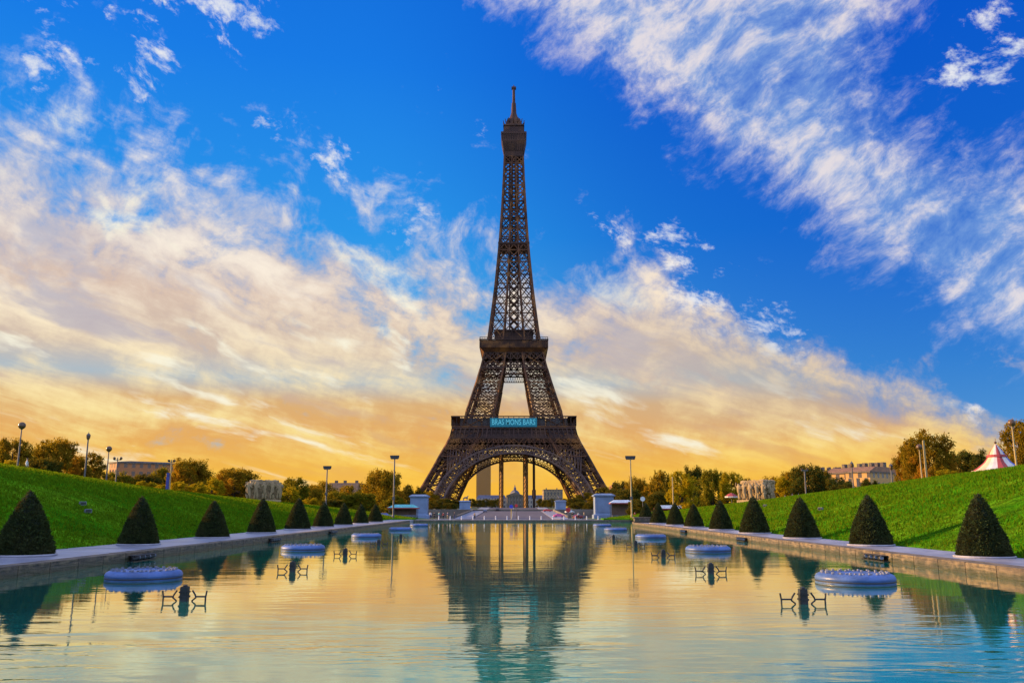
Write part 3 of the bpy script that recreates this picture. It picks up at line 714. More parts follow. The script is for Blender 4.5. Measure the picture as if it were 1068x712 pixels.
# shaft
zs = [shaft[0][0]]; zt3 = shaft[-1][0]
while zs[-1] < zt3 - 4: zs.append(min(zs[-1] + max(interp(shaft, zs[-1]) * 0.78, 5.2), zt3))
sb = MB()
for a, c in zip(zs[:-1], zs[1:]):
    wa, wc = interp(shaft, a), interp(shaft, c)
    ia, ic = wa * np.interp(a, [zs[0], zt3], [0.42, 0.2]), wc * np.interp(c, [zs[0], zt3], [0.42, 0.2])
    for s in range(4):
        ca, sa = [(1, 0), (0, 1), (-1, 0), (0, -1)][s]
        P = lambda x, w, z: Vector((x * ca + w * sa, x * sa - w * ca, z - TG))
        sb.beam(P(-wa, wa, a), P(-wc, wc, c), 1.5)
        for f in (-1, 1):
            sb.beam(P(f * ia, wa, a), P(f * ic, wc, c), 0.95)
            sb.beam(P(f * wa, wa, a), P(f * ic, wc, c), 0.62); sb.beam(P(f * ia, wa, a), P(f * wc, wc, c), 0.62)
            m_ = (a + c) / 2; wm = (wa + wc) / 2; im = (ia + ic) / 2
            sb.beam(P(f * wm, wm, m_), P(f * (wa + ia) / 2, wa, a), 0.28); sb.beam(P(f * wm, wm, m_), P(f * (wc + ic) / 2, wc, c), 0.28)
            sb.beam(P(f * im, wm, m_), P(f * (wa + ia) / 2, wa, a), 0.28); sb.beam(P(f * im, wm, m_), P(f * (wc + ic) / 2, wc, c), 0.28)
        sb.beam(P(-wc, wc, c), P(wc, wc, c), 0.8)
        sb.beam(P(-ia, wa, a), P(ic, wc, c), 0.6); sb.beam(P(ia, wa, a), P(-ic, wc, c), 0.6)
tower_part(sb, 'shaft')
ec = MB()
for a, c in zip(zs[:-1], zs[1:]):
    e = 3.1
    for x in (-e, e):
        for y in (-e, e): ec.beam(L(x, y, a), L(x, y, c), 1.0)
    for (p, q) in (((-e, -e), (e, -e)), ((e, -e), (e, e)), ((e, e), (-e, e)), ((-e, e), (-e, -e))):
        for t in (0, 0.5):
            z0, z1 = a + (c - a) * t, a + (c - a) * (t + 0.5); ec.beam(L(p[0], p[1], z0), L(q[0], q[1], z1), 0.75); ec.beam(L(q[0], q[1], z0), L(p[0], p[1], z1), 0.75)
tower_part(ec, 'lift_shaft', M_IRON2)
zm_, wm_ = tw(253, 16.4); mp = MB(); mp.frustum((0, 0), zm_ - TG - 2.2, zm_ - TG - 0.6, wm_ * 0.9, wm_ * 0.9, wm_, wm_); mp.box(-wm_, wm_, -wm_, wm_, zm_ - TG - 0.6, zm_ - TG + 0.6)
tower_part(mp, 'middle_landing', M_IRON2)
# summit
tc_ = MB()
def lvl(py, h): z, w = tw(py, h); return z - TG, w
pz = [lvl(164, 9.2), lvl(157, 9.7), lvl(151, 11.0), lvl(146.5, 12.3), lvl(139.5, 12.7), lvl(139.3, 13.4), lvl(137.2, 13.4), lvl(137, 11.0), lvl(131, 10.0), lvl(130.8, 11.0), lvl(129.5, 10.8), lvl(129.3, 8.6), lvl(123.5, 6.4)]
for (za, wa), (zc2, wc2) in zip(pz[:-1], pz[1:]): tc_.frustum((0, 0), za, zc2, wa, wa, wc2, wc2)
(za, wa), (zc2, wc2) = pz[1], pz[4]
for s in range(4):
    ca, sa = [(1, 0), (0, 1), (-1, 0), (0, -1)][s]
    for k in range(11):
        t = -1 + 2 * k / 10; tc_.beam((t * wa * ca + (wa + .15) * sa, t * wa * sa - (wa + .15) * ca, za), (t * wc2 * ca + (wc2 + .15) * sa, t * wc2 * sa - (wc2 + .15) * ca, zc2), 0.75)
cab = tower_part(tc_, 'top_cabin', M_IRON2)
z0, wz = lvl(127.5, 8.8)
for k in range(14):                                                    # aerials round the roof edge
    a = 2 * math.pi * k / 14 + 0.2; r = wz * 1.15; q = MB().beam((r * 0.7 * math.cos(a), r * 0.7 * math.sin(a), z0 - 1), (r * 1.05 * math.cos(a), r * 1.05 * math.sin(a), z0 + 1), 0.6)
    q.beam((r * 1.05 * math.cos(a), r * 1.05 * math.sin(a), z0 + 1), (r * 1.12 * math.cos(a), r * 1.12 * math.sin(a), z0 + 3.4), 0.55)
    tower_part(q, 'aerial', M_IRON2, cab)
ms = MB(); h = [lvl(124.5, 6.0), lvl(121, 4.2), lvl(117, 2.6), lvl(107, 2.1), lvl(106.5, 1.5), lvl(92.5, 1.25)]
ms.lathe((0, 0), [(w * 1.05, z) for z, w in h], 10)
mast = tower_part(ms, 'antenna_mast', M_IRON2)
z, w = lvl(90.5, 2.4); tp = MB(); tp.box(-w, w, -w * 0.6, w * 0.6, z - 1.3, z + 0.5); tp.lathe((0, 0), [(0.5, z + 0.5), (0.3, z + 2.2)], 8)
tower_part(tp, 'mast_head', M_IRON2, mast)

# turquoise banner hung on the first gallery
M_TURQ = mat('turquoise_cloth', (0.01, 0.20, 0.25), 0.7, var=0.15, scale=0.3)
pbl = at(511, 445.0, TY - w1 - 0.8); ptr = at(560, 435.5, TY - w1 - 0.8)
bw, bh = ptr.x - pbl.x, ptr.z - pbl.z
ban = empty('banner', ((pbl.x + ptr.x) / 2, TY - w1 - 0.8, pbl.z), 'turquoise banner with pale capital letters along the first gallery of the tower', 'banner')
MB().box(-bw / 2, bw / 2, -0.1, 0.1, 0, bh).build('cloth', M_TURQ, ban)
tx = bpy.data.curves.new('lettering', 'FONT'); tx.body = 'BRAS MONS BARS'; tx.align_x = 'CENTER'; tx.align_y = 'CENTER'; tx.size = bh * 0.86; tx.extrude = 0.04; tx.offset = 0.05
tx.materials.append(mat('pale_turquoise_lettering', (0.16, 0.72, 0.74), 0.6, var=0.05))
tob = put('lettering', tx, None); bpy.context.view_layer.update()
lme = bpy.data.meshes.new_from_object(tob.evaluated_get(bpy.context.evaluated_depsgraph_get())); lw = tob.dimensions.x
bpy.data.objects.remove(tob); lme.name = 'lettering'
to = put('lettering', lme, ban, (0, -0.16, bh * 0.5)); to.rotation_euler = (math.pi / 2, 0, 0); to.scale = (bw * 0.92 / max(lw, 0.1), 1.0, 1.0)

# work hoists under the tower: two clad masts and a thinner dark one
def hoist(px, half, top, m, dark, label, Y):
    p0 = at(px, 530, Y); zt_ = at(px, top, Y).z; g = lz(p0.x, Y); w = half * Y * 0.98 / FPX * 0.72
    o = empty('lift_mast', (p0.x, Y, g), label, 'lift mast', 'lift masts under the tower arch', rz=-0.7)
    b = MB()
    for x in (-w, w):
        for y in (-w, w): b.beam((x, y, 0), (x, y, zt_ - g), 0.28)
    hh = 0.0
    while hh < zt_ - g - 3:
        for (p, q) in (((-w, -w), (w, -w)), ((w, -w), (w, w)), ((w, w), (-w, w)), ((-w, w), (-w, -w))):
            b.beam((p[0], p[1], hh), (q[0], q[1], hh + 3), 0.18); b.beam((p[0], p[1], hh + 3), (q[0], q[1], hh + 3), 0.18)
        hh += 3
    b.build('mast_frame', M_IRON2, o)
    MB().box(-w * 0.9, w * 0.9, -w * 0.9, w * 0.9, 0, zt_ - g - 0.5).build('cladding', m, o)
    if dark: MB().box(-w * 2.2, w * 2.2, -w * 2.2, w * 2.2, 6, 12).build('cage', M_IRON2, o, bevel=0.2)
M_OCHRE = mat('ochre_cladding', (0.50, 0.24, 0.06), 0.7, var=0.2, scale=0.3)
hoist(522.7, 2.1, 470, M_OCHRE, False, 'ochre clad lift mast left of centre under the tower arch', TY - 20)
hoist(548.2, 2.4, 470, M_OCHRE, False, 'wider ochre clad lift mast right of centre under the tower arch', TY - 20)
hoist(557.0, 1.0, 470, M_IRON2, True, 'thin dark lift mast with a cage low down, under the tower arch', TY - 22)
# ------------------------------------------------------------------ clipped yew cones
M_YEW = leaf_mat('yew_leaves', (0.010, 0.020, 0.011), (0.058, 0.082, 0.030), 0.12, warm=(0.046, 0.056, 0.024))
M_YEWIN = mat('yew_inside', (0.010, 0.016, 0.009), 0.95, var=0.4, scale=9.0)
def cone_profile(t, r, h):                                             # t: 0 base .. 1 tip
    return r * ((1 - t) ** 0.80) * (1 - 0.10 * (1 - t) ** 6)
def cone_mesh(seed, n=15000, r=1.33, h=3.05, leaf=0.075):
    g = np.random.default_rng(seed); t = 1 - np.sqrt(g.random(n)); t = np.clip(t + (g.random(n) < 0.1) * 0.0, 0, 1)
    a = g.random(n) * 2 * np.pi
    lump = np.array([mnoise.noise(Vector((math.cos(x) * 2.4, math.sin(x) * 2.4, y * 5 + seed))) for x, y in zip(a, t)])
    rr = cone_profile(t, r, h) * (1 + 0.05 * lump) + (g.random(n) ** 3) * 0.10 - 0.04; z = t * h + 0.05
    c = np.stack([rr * np.cos(a), rr * np.sin(a), z], -1)
    out = np.stack([np.cos(a), np.sin(a), np.full(n, 0.45)], -1)
    u = np.cross(out, g.normal(size=(n, 3))); u /= np.linalg.norm(u, axis=1)[:, None]
    w = out * (0.3 + g.random(n))[:, None] + g.normal(size=(n, 3)) * 0.5; w /= np.linalg.norm(w, axis=1)[:, None]
    s = leaf * (0.6 + 0.9 * g.random(n))[:, None]
    v = np.stack([c - u * s * 0.5, c + u * s * 0.5, c + w * s * 1.5], 1).reshape(-1, 3)
    return raw_mesh('foliage', v, np.arange(3 * n).reshape(-1, 3), M_YEW, 3)
cones = []
cone_meshes = [cone_mesh(k) for k in range(4)]
core = MB().lathe((0, 0), [(cone_profile(t, 1.33, 3.05) * 0.97 + 0.002, t * 3.05 + 0.05) for t in (0, .02, .1, .2, .3, .4, .5, .6, .7, .8, .88, .94, .98, 0.998)], 28)
core_o = None
def place_cone(x, y, k, side, n):
    global core_o
    nth = ORD[n] if n else 'nearest'
    o = empty('cone_topiary', (x, y, PAVE - 0.012), f'dark clipped yew cone, {nth} from the front in the row {side} of the pool', 'topiary', f'clipped cones along the {side} side of the pool', rz=k * 1.3)
    f = put('foliage', cone_meshes[k % 4], o)
    if core_o is None: core_o = core.build('branches', M_YEWIN, o, smooth=True); core_o.scale = (1, 1, 1)
    else: c = put('branches', core_o.data, o)
    put('stone_ring', ringm, o)
    s = 1.0 + 0.06 * math.sin(k * 5.1 + (2 if side == 'right' else 0)); o.scale = (s * (1 + 0.03 * math.cos(k * 3)), s, s * (1 + 0.04 * math.sin(k * 2.2)))
_r = MB().lathe((0, 0), [(1.30, 0.0), (1.40, 0.0), (1.42, 0.06), (1.40, 0.10), (1.30, 0.10), (1.2, 0.04)], 36)
_o = _r.build('stone_ring', M_PAVE, None, smooth=False); ringm = _o.data; bpy.data.objects.remove(_o)
for k, px in enumerate((28, 146, 222, 273, 310.5, 337, 358, 376, 391)):
    d = ray(px, 550); x = -23.8; place_cone(x, x / (d.x / d.y), k, 'left', k)
for k, px in enumerate((1023.5, 907, 836, 787, 752, 724, 704.5, 687, 674)):
    d = ray(px, 550); x = 22.0; place_cone(x, x / (d.x / d.y), k + 3, 'right', k)

# ------------------------------------------------------------------ floats with nozzles, and spouts standing in the water
M_FLOAT = mat('float_shell', (0.065, 0.125, 0.33), 0.45, var=0.25, scale=2.5); M_BAND = mat('float_band', (0.03, 0.035, 0.05), 0.6); M_NOZ = mat('nozzle_metal', (0.20, 0.22, 0.30), 0.5, metal=0.2)
def make_float():
    o = empty('float', (0, 0, 0), 'float', 'float', 'round fountain floats on the pool')
    MB().lathe((0, 0), [(0.9, -0.25), (1.22, -0.22), (1.36, -0.10), (1.41, 0.0), (1.42, 0.07), (1.405, 0.085), (1.405, 0.115), (1.42, 0.13), (1.42, 0.19), (1.37, 0.28), (1.27, 0.335), (1.13, 0.35), (1.02, 0.325), (0.3, 0.31)], 48).build('hull', M_FLOAT, o, smooth=True)
    MB().lathe((0, 0), [(1.40, 0.04), (1.430, 0.05), (1.430, 0.095), (1.40, 0.105)], 48, cap=False).build('band', M_BAND, o, smooth=True)
    nz = None
    for k in range(44):
        a = 2 * math.pi * k / 44; r = 1.16 if k % 2 else 1.00
        if nz is None:
            m = MB().lathe((0, 0), [(0.06, 0), (0.07, 0.025), (0.045, 0.04), (0.045, 0.055), (0.055, 0.06), (0.055, 0.075), (0.02, 0.07)], 8)
            n_ = m.build('nozzle', M_NOZ, o, smooth=False); nz = n_
        else: n_ = put('nozzle', nz.data, o)
        n_.location = (r * math.cos(a), r * math.sin(a), 0.338 if k % 2 else 0.318)
    return o
M_RUST = mat('dark_spout_metal', (0.030, 0.034, 0.040), 0.55, var=0.4, scale=5.0, metal=0.4)
def make_spout():
    o = empty('fountain_spout', (0, 0, 0), 'spout', 'spout', 'dark spouts standing in the pool')
    b = MB().box(-0.11, 0.11, -0.11, 0.11, -0.4, 0.42).box(-0.135, 0.135, -0.135, 0.135, 0.10, 0.16).box(-0.135, 0.135, -0.135, 0.135, 0.24, 0.29)
    b.build('column', M_RUST, o, bevel=0.012)
    MB().lathe((0, 0), [(0.07, 0.40), (0.075, 0.45), (0.05, 0.47)], 12).build('spout_head', M_RUST, o)
    for s in (-1, 1):
        f = MB()
        f.tube([(s * 0.64, 0, -0.3), (s * 0.63, 0, 0.10), (s * 0.66, 0, 0.30)], 0.026).tube([(s * 0.22, 0, -0.3), (s * 0.24, 0, 0.02), (s * 0.34, 0, 0.10), (s * 0.32, 0, 0.18), (s * 0.23, 0, 0.31)], 0.026)
        f.tube([(s * 0.635, 0, 0.13), (s * 0.34, 0, 0.13)], 0.024)
        f.build('side_frame', M_RUST, o)
    return o
fl = make_float(); first = True
def repeat(proto, used, loc, label, rz=0.0):
    o = proto if not used else copy_tree(proto); o.location = loc; o.rotation_euler = (0, 0, rz); o['label'] = label; return o
WP = lambda *pp: [(on_water(*p).x, on_water(*p).y) for p in pp]
for side, spots in (('left', WP((150, 603.5), (316, 573.6), (382, 560.2), (417.5, 552.6), (437, 548.4))), ('right', WP((892, 607), (738.5, 575), (678.5, 561), (642, 553.2), (628, 548.6)))):
    for k, (x, y) in enumerate(spots):
        o = repeat(fl, not first, (x, y, 0), f'blue grey round float crowded with nozzles, {ORD[k]} on the {side} half of the pool', rz=k * 0.7 + x); first = False
        tag(o, cat='float')
spout = make_spout(); first = True
for side, spots in (('left', WP((192, 626.5), (305, 596), (360, 579.7), (395, 568.8), (418, 562))), ('right', WP((838, 629.5), (741.5, 598.3), (691.8, 581.4), (663, 570.2), (640, 563)))):
    for k, (x, y) in enumerate(spots):
        repeat(spout, not first, (x, y, 0), f'dark upright spout between two low frames, {ORD[k]} on the {side} half of the pool'); first = False

# nozzle banks lying on the kerb
M_BLACK = mat('black_pipe', (0.015, 0.016, 0.02), 0.45, var=0.4)
def make_bank():
    """dark water cannons lying low against the face of the kerb"""
    o = empty('nozzle_bank', (0, 0, 0), 'bank', 'nozzle bank', 'black nozzle banks below the kerbs'); o.scale = (0.85, 0.85, 0.85)
    MB().box(-0.36, 0.0, -1.7, 1.7, -0.2, 0.05).build('base', M_BLACK, o, bevel=0.02)
    MB().box(-0.40, 0.02, -1.55, 1.55, 0.33, 0.37).build('cover', M_BLACK, o, bevel=0.01)
    n0 = c0 = None
    for k in range(4):
        if n0 is None:
            n0 = MB().lathe((0, 0), [(0.09, 0), (0.135, 0.03), (0.135, 0.50), (0.10, 0.56), (0.10, 0.64)], 14).build('nozzle', M_BLACK, o, smooth=False); c = n0
            n0.rotation_euler = (R(84), 0, R(-12))
            c0 = MB().lathe((0, 0), [(0.105, 0.64), (0.115, 0.65), (0.115, 0.70), (0.06, 0.70)], 14).build('rim', M_NOZ, n0)
        else:
            c = put('nozzle', n0.data, o); put('rim', c0.data, c); c.rotation_euler = n0.rotation_euler
        c.location = (-0.2, -0.75 + k * 0.76, 0.17)
    return o
bk = make_bank(); first = True
for side, x, spots, rz in (('left', LW + 0.012, (146, 284, 345), math.pi), ('right', RW - 0.012, (915, 776, 715), 0)):
    for k, px in enumerate(spots):
        d = ray(px, 575); repeat(bk, not first, (x, x / (d.x / d.y), 0), f'dark bank of short pipes low on the {side} pool kerb, {ORD[k]} along', rz); first = False

# golden stone block at the far corner of the pool
MB().box(-1.5, 1.5, -0.9, 0.9, 0, 0.55).box(-1.7, 1.7, -1.05, 1.05, 0.55, 0.75).build('stone_block', M_STONE, None, bevel=0.05, loc=(20.9, REND + 0.7, PAVE + 0.12))
tag(bpy.data.objects['stone_block'], 'low pale stone block at the far right corner where the pool kerb turns', 'stone block')

# ------------------------------------------------------------------ trees
M_BARK = mat('bark', (0.045, 0.032, 0.022), 0.95, var=0.35, scale=2.0, stretch=(3, 3, 0.6))
FOL = {'green': leaf_mat('leaves_green', (0.036, 0.056, 0.007), (0.15, 0.155, 0.014), 0.45),
       'dark': leaf_mat('leaves_dark', (0.014, 0.028, 0.009), (0.050, 0.068, 0.014), 0.3),
       'gold': leaf_mat('leaves_gold', (0.18, 0.16, 0.008), (0.52, 0.36, 0.012), 0.48),
       'rust': leaf_mat('leaves_rust', (0.075, 0.068, 0.008), (0.30, 0.18, 0.014), 0.48, warm=(0.32, 0.12, 0.012))}
def crown_mesh(seed, n_lobes, n_leaf, size, flat=0.8, kind='round', dense=1.0):
    """leaves gathered in clumps on the outside of several lobes; unit crown: radius 1, from z = 0 to 1"""
    g = np.random.default_rng(seed); C = []; Rr = []
    for k in range(n_lobes):
        h = (k + g.random()) / n_lobes; a = k * 2.4 + g.random() * 1.2
        env = math.sqrt(max(1 - (abs(h - 0.42) / 0.62) ** 2.2, 0.04))
        rad = 0.70 * env * (0.35 + 0.65 * math.sqrt(g.random()))
        C.append((rad * math.cos(a), rad * math.sin(a), 0.06 + 0.80 * h)); Rr.append(0.20 + 0.15 * g.random())
    C = np.array(C); Rr = np.array(Rr)
    # clumps on every lobe, some inside it
    ncl = n_lobes * 14; li = g.integers(0, n_lobes, ncl); dv = g.normal(size=(ncl, 3)); dv[:, 2] = dv[:, 2] * 0.8 + 0.15; dv /= np.linalg.norm(dv, axis=1)[:, None]
    dv *= (g.random(ncl) ** 0.33)[:, None]
    K = C[li] + dv * Rr[li][:, None] * np.array([1.0, 1.0, 0.62]); kr = 0.035 + 0.045 * g.random(ncl)
    ci = g.integers(0, ncl, n_leaf); q = g.normal(size=(n_leaf, 3)) * kr[ci][:, None] * np.array([0.9, 0.9, 0.6])
    P = K[ci] + q
    P[:, 2] = np.clip(P[:, 2], 0.0, 1.02)
    u = g.normal(size=(n_leaf, 3)); u /= np.linalg.norm(u, axis=1)[:, None]; w = np.cross(u, g.normal(size=(n_leaf, 3))); w /= np.linalg.norm(w, axis=1)[:, None]
    s = size * (0.6 + 0.8 * g.random(n_leaf))[:, None]; w = w * 0.7
    z = np.array([1, 1, flat])
    v = np.stack([P - u * s * z, P - w * s * z * 0.6, P + u * s * z, P + w * s * z * 0.6], 1).reshape(-1, 3)
    return v, C, Rr
crowns = {}
for kk, (nl, nn, sz) in enumerate([(22, 15000, 0.034), (28, 16000, 0.033), (18, 14000, 0.036), (32, 17000, 0.032), (14, 9000, 0.044), (25, 15000, 0.033)]):
    crowns[kk] = crown_mesh(100 + kk, nl, nn, sz)
_cm = {}
def crown_data(k, kind):
    if (k, kind) not in _cm:
        v = crowns[k][0]; _cm[k, kind] = raw_mesh('crown', v, np.arange(len(v)).reshape(-1, 4), FOL[kind])
    return _cm[k, kind]
_tm = {}
def trunk_data(k):
    """tapered trunk and the limbs that carry the lobes, in the same unit space, from z = -1"""
    if k not in _tm:
        b = MB(); C = crowns[k][1]; rn = random.Random(k)
        b.tube([(0, 0, -1.0), (0.01, 0, -0.5), (0.0, 0.01, 0.05), (0.02, -0.01, 0.45), (0.0, 0.0, 0.75)], [0.085, 0.062, 0.05, 0.032, 0.01], 9)
        for c in C[:11]:
            h = rn.uniform(-0.05, 0.35); p = Vector((0, 0, h)); e = Vector(c); m = p.lerp(e, 0.5) + Vector((rn.uniform(-.05, .05), rn.uniform(-.05, .05), -0.05))
            b.tube([p, m, e], [0.030, 0.02, 0.007], 6)
        o = b.build('trunk', M_BARK, None, smooth=True); _tm[k] = o.data; bpy.data.objects.remove(o)
    return _tm[k]
def tree(px, top, wpx, Y, kind, k, label, name='tree', clear=0.22, group='trees round the park', base=None, cat='tree'):
    p = at(px, top, Y); X = p.x; g = lz(X, Y) if base is None else base
    H = p.z - g; r = wpx / 2 * Y * 0.99 / FPX
    o = empty(name, (X, Y, g - 0.15), label, cat, group, rz=k * 2.1 + px)
    hc = H * (1 - clear)
    c = put('crown', crown_data(k, kind), o, (0, 0, H - hc + 0.15)); c.scale = (r / 0.93, r / 0.93, hc)
    if name == 'tree':
        t = put('trunk', trunk_data(k), o, (0, 0, max(H - hc, 0.4) + 0.15)); sxy = max(r * 0.8, H * 0.16)
        t.scale = (r / 0.93, r / 0.93, max(H - hc, 0.4) + 0.1) if clear > 0.5 else (r / 0.93, r / 0.93, hc)
        if clear <= 0.5: t.location.z = H - hc + 0.15
    return o
TREES = [
 # photo x, top, width, distance, foliage, crown, label
 (15, 457, 52, 112, 'rust', 0, 'rust tinted tree behind the leftmost globe lamp'),
 (60, 455, 56, 122, 'rust', 1, 'tallest rust tinted tree on the left bank, between the globe lamp and the lantern lamp'),
 (92, 471, 44, 128, 'rust', 2, 'rounded rust tinted tree behind the lantern lamp on the left bank'),
 (46, 477, 46, 104, 'dark', 3, 'dark green low tree in front of the tallest left bank tree'),
 (122, 492, 44, 170, 'green', 5, 'low green tree below the red brown building on the left'),
 (152, 493, 40, 175, 'dark', 1, 'low dark tree right of the red brown building on the left'),
 (198, 478, 62, 182, 'rust', 3, 'broad brown green tree beside the blue sign on the left bank'),
 (170, 487, 40, 190, 'green', 0, 'green tree peeping out behind the blue sign on the left bank'),
 (246, 487, 58, 172, 'rust', 1, 'broad tree just left of the shaded stone sculpture'),
 (222, 499, 34, 165, 'gold', 4, 'yellow green bushy tree left of the broad tree by the shaded sculpture'),
 (306, 498, 48, 235, 'green', 0, 'green tree just behind the shaded stone sculpture'),
 (303, 508, 26, 195, 'gold', 4, 'small golden tree just right of the shaded stone sculpture'),
 (325, 519, 20, 200, 'gold', 2, 'smallest golden tree near the shaded stone sculpture'),
 (338, 502, 44, 300, 'rust', 5, 'brown tree behind the shorter floodlight mast on the left'),
 (364, 505, 40, 310, 'rust', 2, 'brown tree between the two left floodlight masts'),
 (401, 488, 50, 262, 'rust', 1, 'tall round topped tree behind the taller left floodlight mast'),
 (376, 513, 42, 232, 'green', 3, 'low spreading green tree in front of the round topped tree on the left'),
 (412, 516, 34, 240, 'green', 0, 'low green tree at the foot of the taller left floodlight mast'),
 (429, 505, 34, 330, 'dark', 2, 'dark tree behind the left blue grey bridge pedestal'),
 (350, 520, 40, 240, 'dark', 1, 'dark low tree behind the far cones of the left row'),
 (645, 502, 34, 335, 'dark', 0, 'dark tree just right of the nearer right bridge pedestal'),
 (664, 497, 32, 300, 'rust', 3, 'rust topped tree behind the right floodlight mast'),
 (687, 491, 30, 268, 'rust', 4, 'loose rust tree left of the thin pole on the right bank'),
 (710, 490, 34, 205, 'gold', 2, 'yellow leaved tree hanging low beside the thin pole on the right'),
 (722, 486, 30, 245, 'dark', 5, 'dark tree behind the thin pole on the right'),
 (742, 488, 36, 225, 'green', 1, 'tall green tree between the yellow tree and the golden sculpture'),
 (762, 492, 34, 205, 'gold', 0, 'yellow green tree just left of the golden sculpture'),
 (690, 512, 40, 230, 'dark', 3, 'low dark tree behind the last cones of the right row'),
 (668, 520, 34, 240, 'dark', 2, 'low dark bush like tree by the foot of the right floodlight mast'),
 (842, 483, 50, 205, 'dark', 1, 'broad dark tree behind the T topped lamp on the right bank'),
 (817, 497, 34, 212, 'gold', 4, 'yellowish tree just right of the golden sculpture'),
 (868, 498, 46, 200, 'dark', 3, 'dark spreading tree left of the long pale building on the right'),
 (906, 499, 26, 150, 'dark', 2, 'small dark tree in front of the long pale building'),
 (966, 450, 64, 122, 'rust', 3, 'large dark rounded tree behind the pair of tall posts on the right bank'),
 (945, 466, 36, 128, 'rust', 0, 'rust tinged tree on the left flank of the large rounded tree, right bank'),
 (1014, 469, 44, 130, 'dark', 5, 'dark tree between the large rounded tree and the striped tent'),
 (990, 472, 30, 134, 'dark', 2, 'smaller dark tree right behind the large rounded tree, right bank'),
 (1066, 436, 54, 112, 'rust', 1, 'tree behind the striped tent at the right edge'),
 (34, 472, 40, 140, 'green', 5, 'green tree filling the gap between the globe lamp and the tallest left tree'),
 (276, 505, 44, 250, 'green', 3, 'green tree rising just behind the shaded sculpture, lower than the rest'),
 (262, 500, 40, 215, 'green', 2, 'green tree left behind the shaded stone sculpture'),
 (226, 494, 44, 200, 'rust', 5, 'brown tree behind the yellow bushy tree on the left bank'),
 (137, 496, 40, 200, 'dark', 0, 'dark tree directly under the red brown building'),
 (322, 506, 36, 270, 'rust', 3, 'brown tree left of the shorter floodlight mast'),
 (352, 511, 40, 280, 'green', 1, 'green tree right of the shorter floodlight mast'),
 (384, 503, 34, 320, 'dark', 4, 'dark tree left behind the round topped tree'),
 (432, 514, 26, 420, 'rust', 0, 'small brown tree peeping over the left pedestal'),
 (655, 508, 34, 280, 'dark', 1, 'dark tree between the right kiosk and the floodlight mast'),
 (676, 503, 32, 310, 'dark', 5, 'dark tree right of the right floodlight mast'),
 (700, 500, 34, 290, 'dark', 0, 'dark tree behind the loose rust tree, right bank'),
 (778, 498, 32, 225, 'rust', 2, 'brown tree behind the golden sculpture'),
 (803, 497, 30, 235, 'rust', 5, 'brown tree right behind the golden sculpture'),
 (824, 490, 34, 215, 'rust', 3, 'rust tinged tree on the left flank of the broad dark tree'),
 (858, 491, 34, 210, 'rust', 0, 'rust tinged tree on the right flank of the broad dark tree'),
 (884, 503, 30, 190, 'dark', 5, 'low dark tree by the small lantern lamp on the right'),
 (1036, 476, 30, 140, 'dark', 4, 'dark tree just left behind the striped tent'),
]
for t in TREES: tree(*t, clear=0.05)
BUSH = [(9, 480, 26, 100, 'gold', 4, 'golden bush at the left edge, lit behind the bank'), (125, 503, 26, 132, 'gold', 4, 'golden bush on the left bank crest below the red brown building'), (152, 501, 26, 134, 'gold', 2, 'golden bush on the crest left of the blue sign'),
        (168, 505, 18, 132, 'gold', 0, 'smallest golden bush beside the blue sign'), (188, 502, 24, 136, 'gold', 4, 'golden bush just right of the blue sign'), (206, 504, 26, 138, 'gold', 0, 'golden bush on the crest above the third left cone'),
        (985, 489, 30, 104, 'gold', 2, 'golden bush on the right crest below the large rounded tree'), (1006, 493, 22, 98, 'gold', 4, 'low golden bush beside the striped tent')]
for t in BUSH: tree(*t, name='bush', clear=0.02, group='golden bushes along the crests', cat='bush')
# clipped trees along the park beyond the tower
n = 0
for side, xs_ in (('left', (492, 499, 506, 513, 519)), ('right', (563, 569, 575, 581, 588))):
    for k, px in enumerate(xs_):
        tree(px, 519.5 + (k % 2), 11, 760 + 70 * (k if side == 'left' else 4 - k), 'dark', k % 6, f'small dark park tree under the tower arch, {ORD[k] if k else "first"} from the left, {side} half', clear=0.1, group='park trees beyond the tower', base=float(axis_z(760)))
LEGT = [(447, 512, 30, 545, 'brown tree at the outer foot of the left tower leg'), (462, 519, 22, 530, 'low dark tree in front of the left tower leg'), (612, 513, 26, 545, 'brown tree in front of the right tower leg'),
        (599, 519, 24, 530, 'low dark tree just inside the right tower leg'), (634, 508, 32, 540, 'brown tree at the outer foot of the right tower leg'), (656, 512, 30, 470, 'dark far tree right of the right floodlight mast foot'),
        (419, 511, 32, 470, 'brown far tree left of the left bridge pedestal'), (475, 521, 22, 535, 'low dark tree just inside the left tower leg'), (455, 522, 24, 480, 'dark bushy tree right of the left pedestal'),
        (469, 524, 22, 490, 'dark bushy tree left of the far left pedestal'), (604, 523, 24, 480, 'dark bushy tree right of the far right pedestal'), (617, 522, 22, 470, 'dark bushy tree left of the right pedestal'),
        (642, 519, 26, 440, 'dark bushy tree just right of the right pedestal'), (427, 519, 22, 440, 'dark bushy tree just left of the left pedestal'), (623, 516, 26, 520, 'brown tree behind the right pedestal')]
for k, (px, top, w, Y, lab) in enumerate(LEGT):
    tree(px, top, w, Y, 'rust' if lab.startswith('brown') else 'dark', k % 6, lab, clear=0.04, group='trees round the tower')
# trees along the far quay
for k, px in enumerate((360, 378, 394, 408, 652, 668, 684, 700)):
    tree(px, 510 + (k % 3) * 2, 26, 470, ('dark', 'rust', 'green')[k % 3], k % 6, f'far quay tree, {ORD[k % 4] if k % 4 else "first"} from the left in the {"left" if k < 4 else "right"} hand quay row', clear=0.06, group='trees along the far quay')
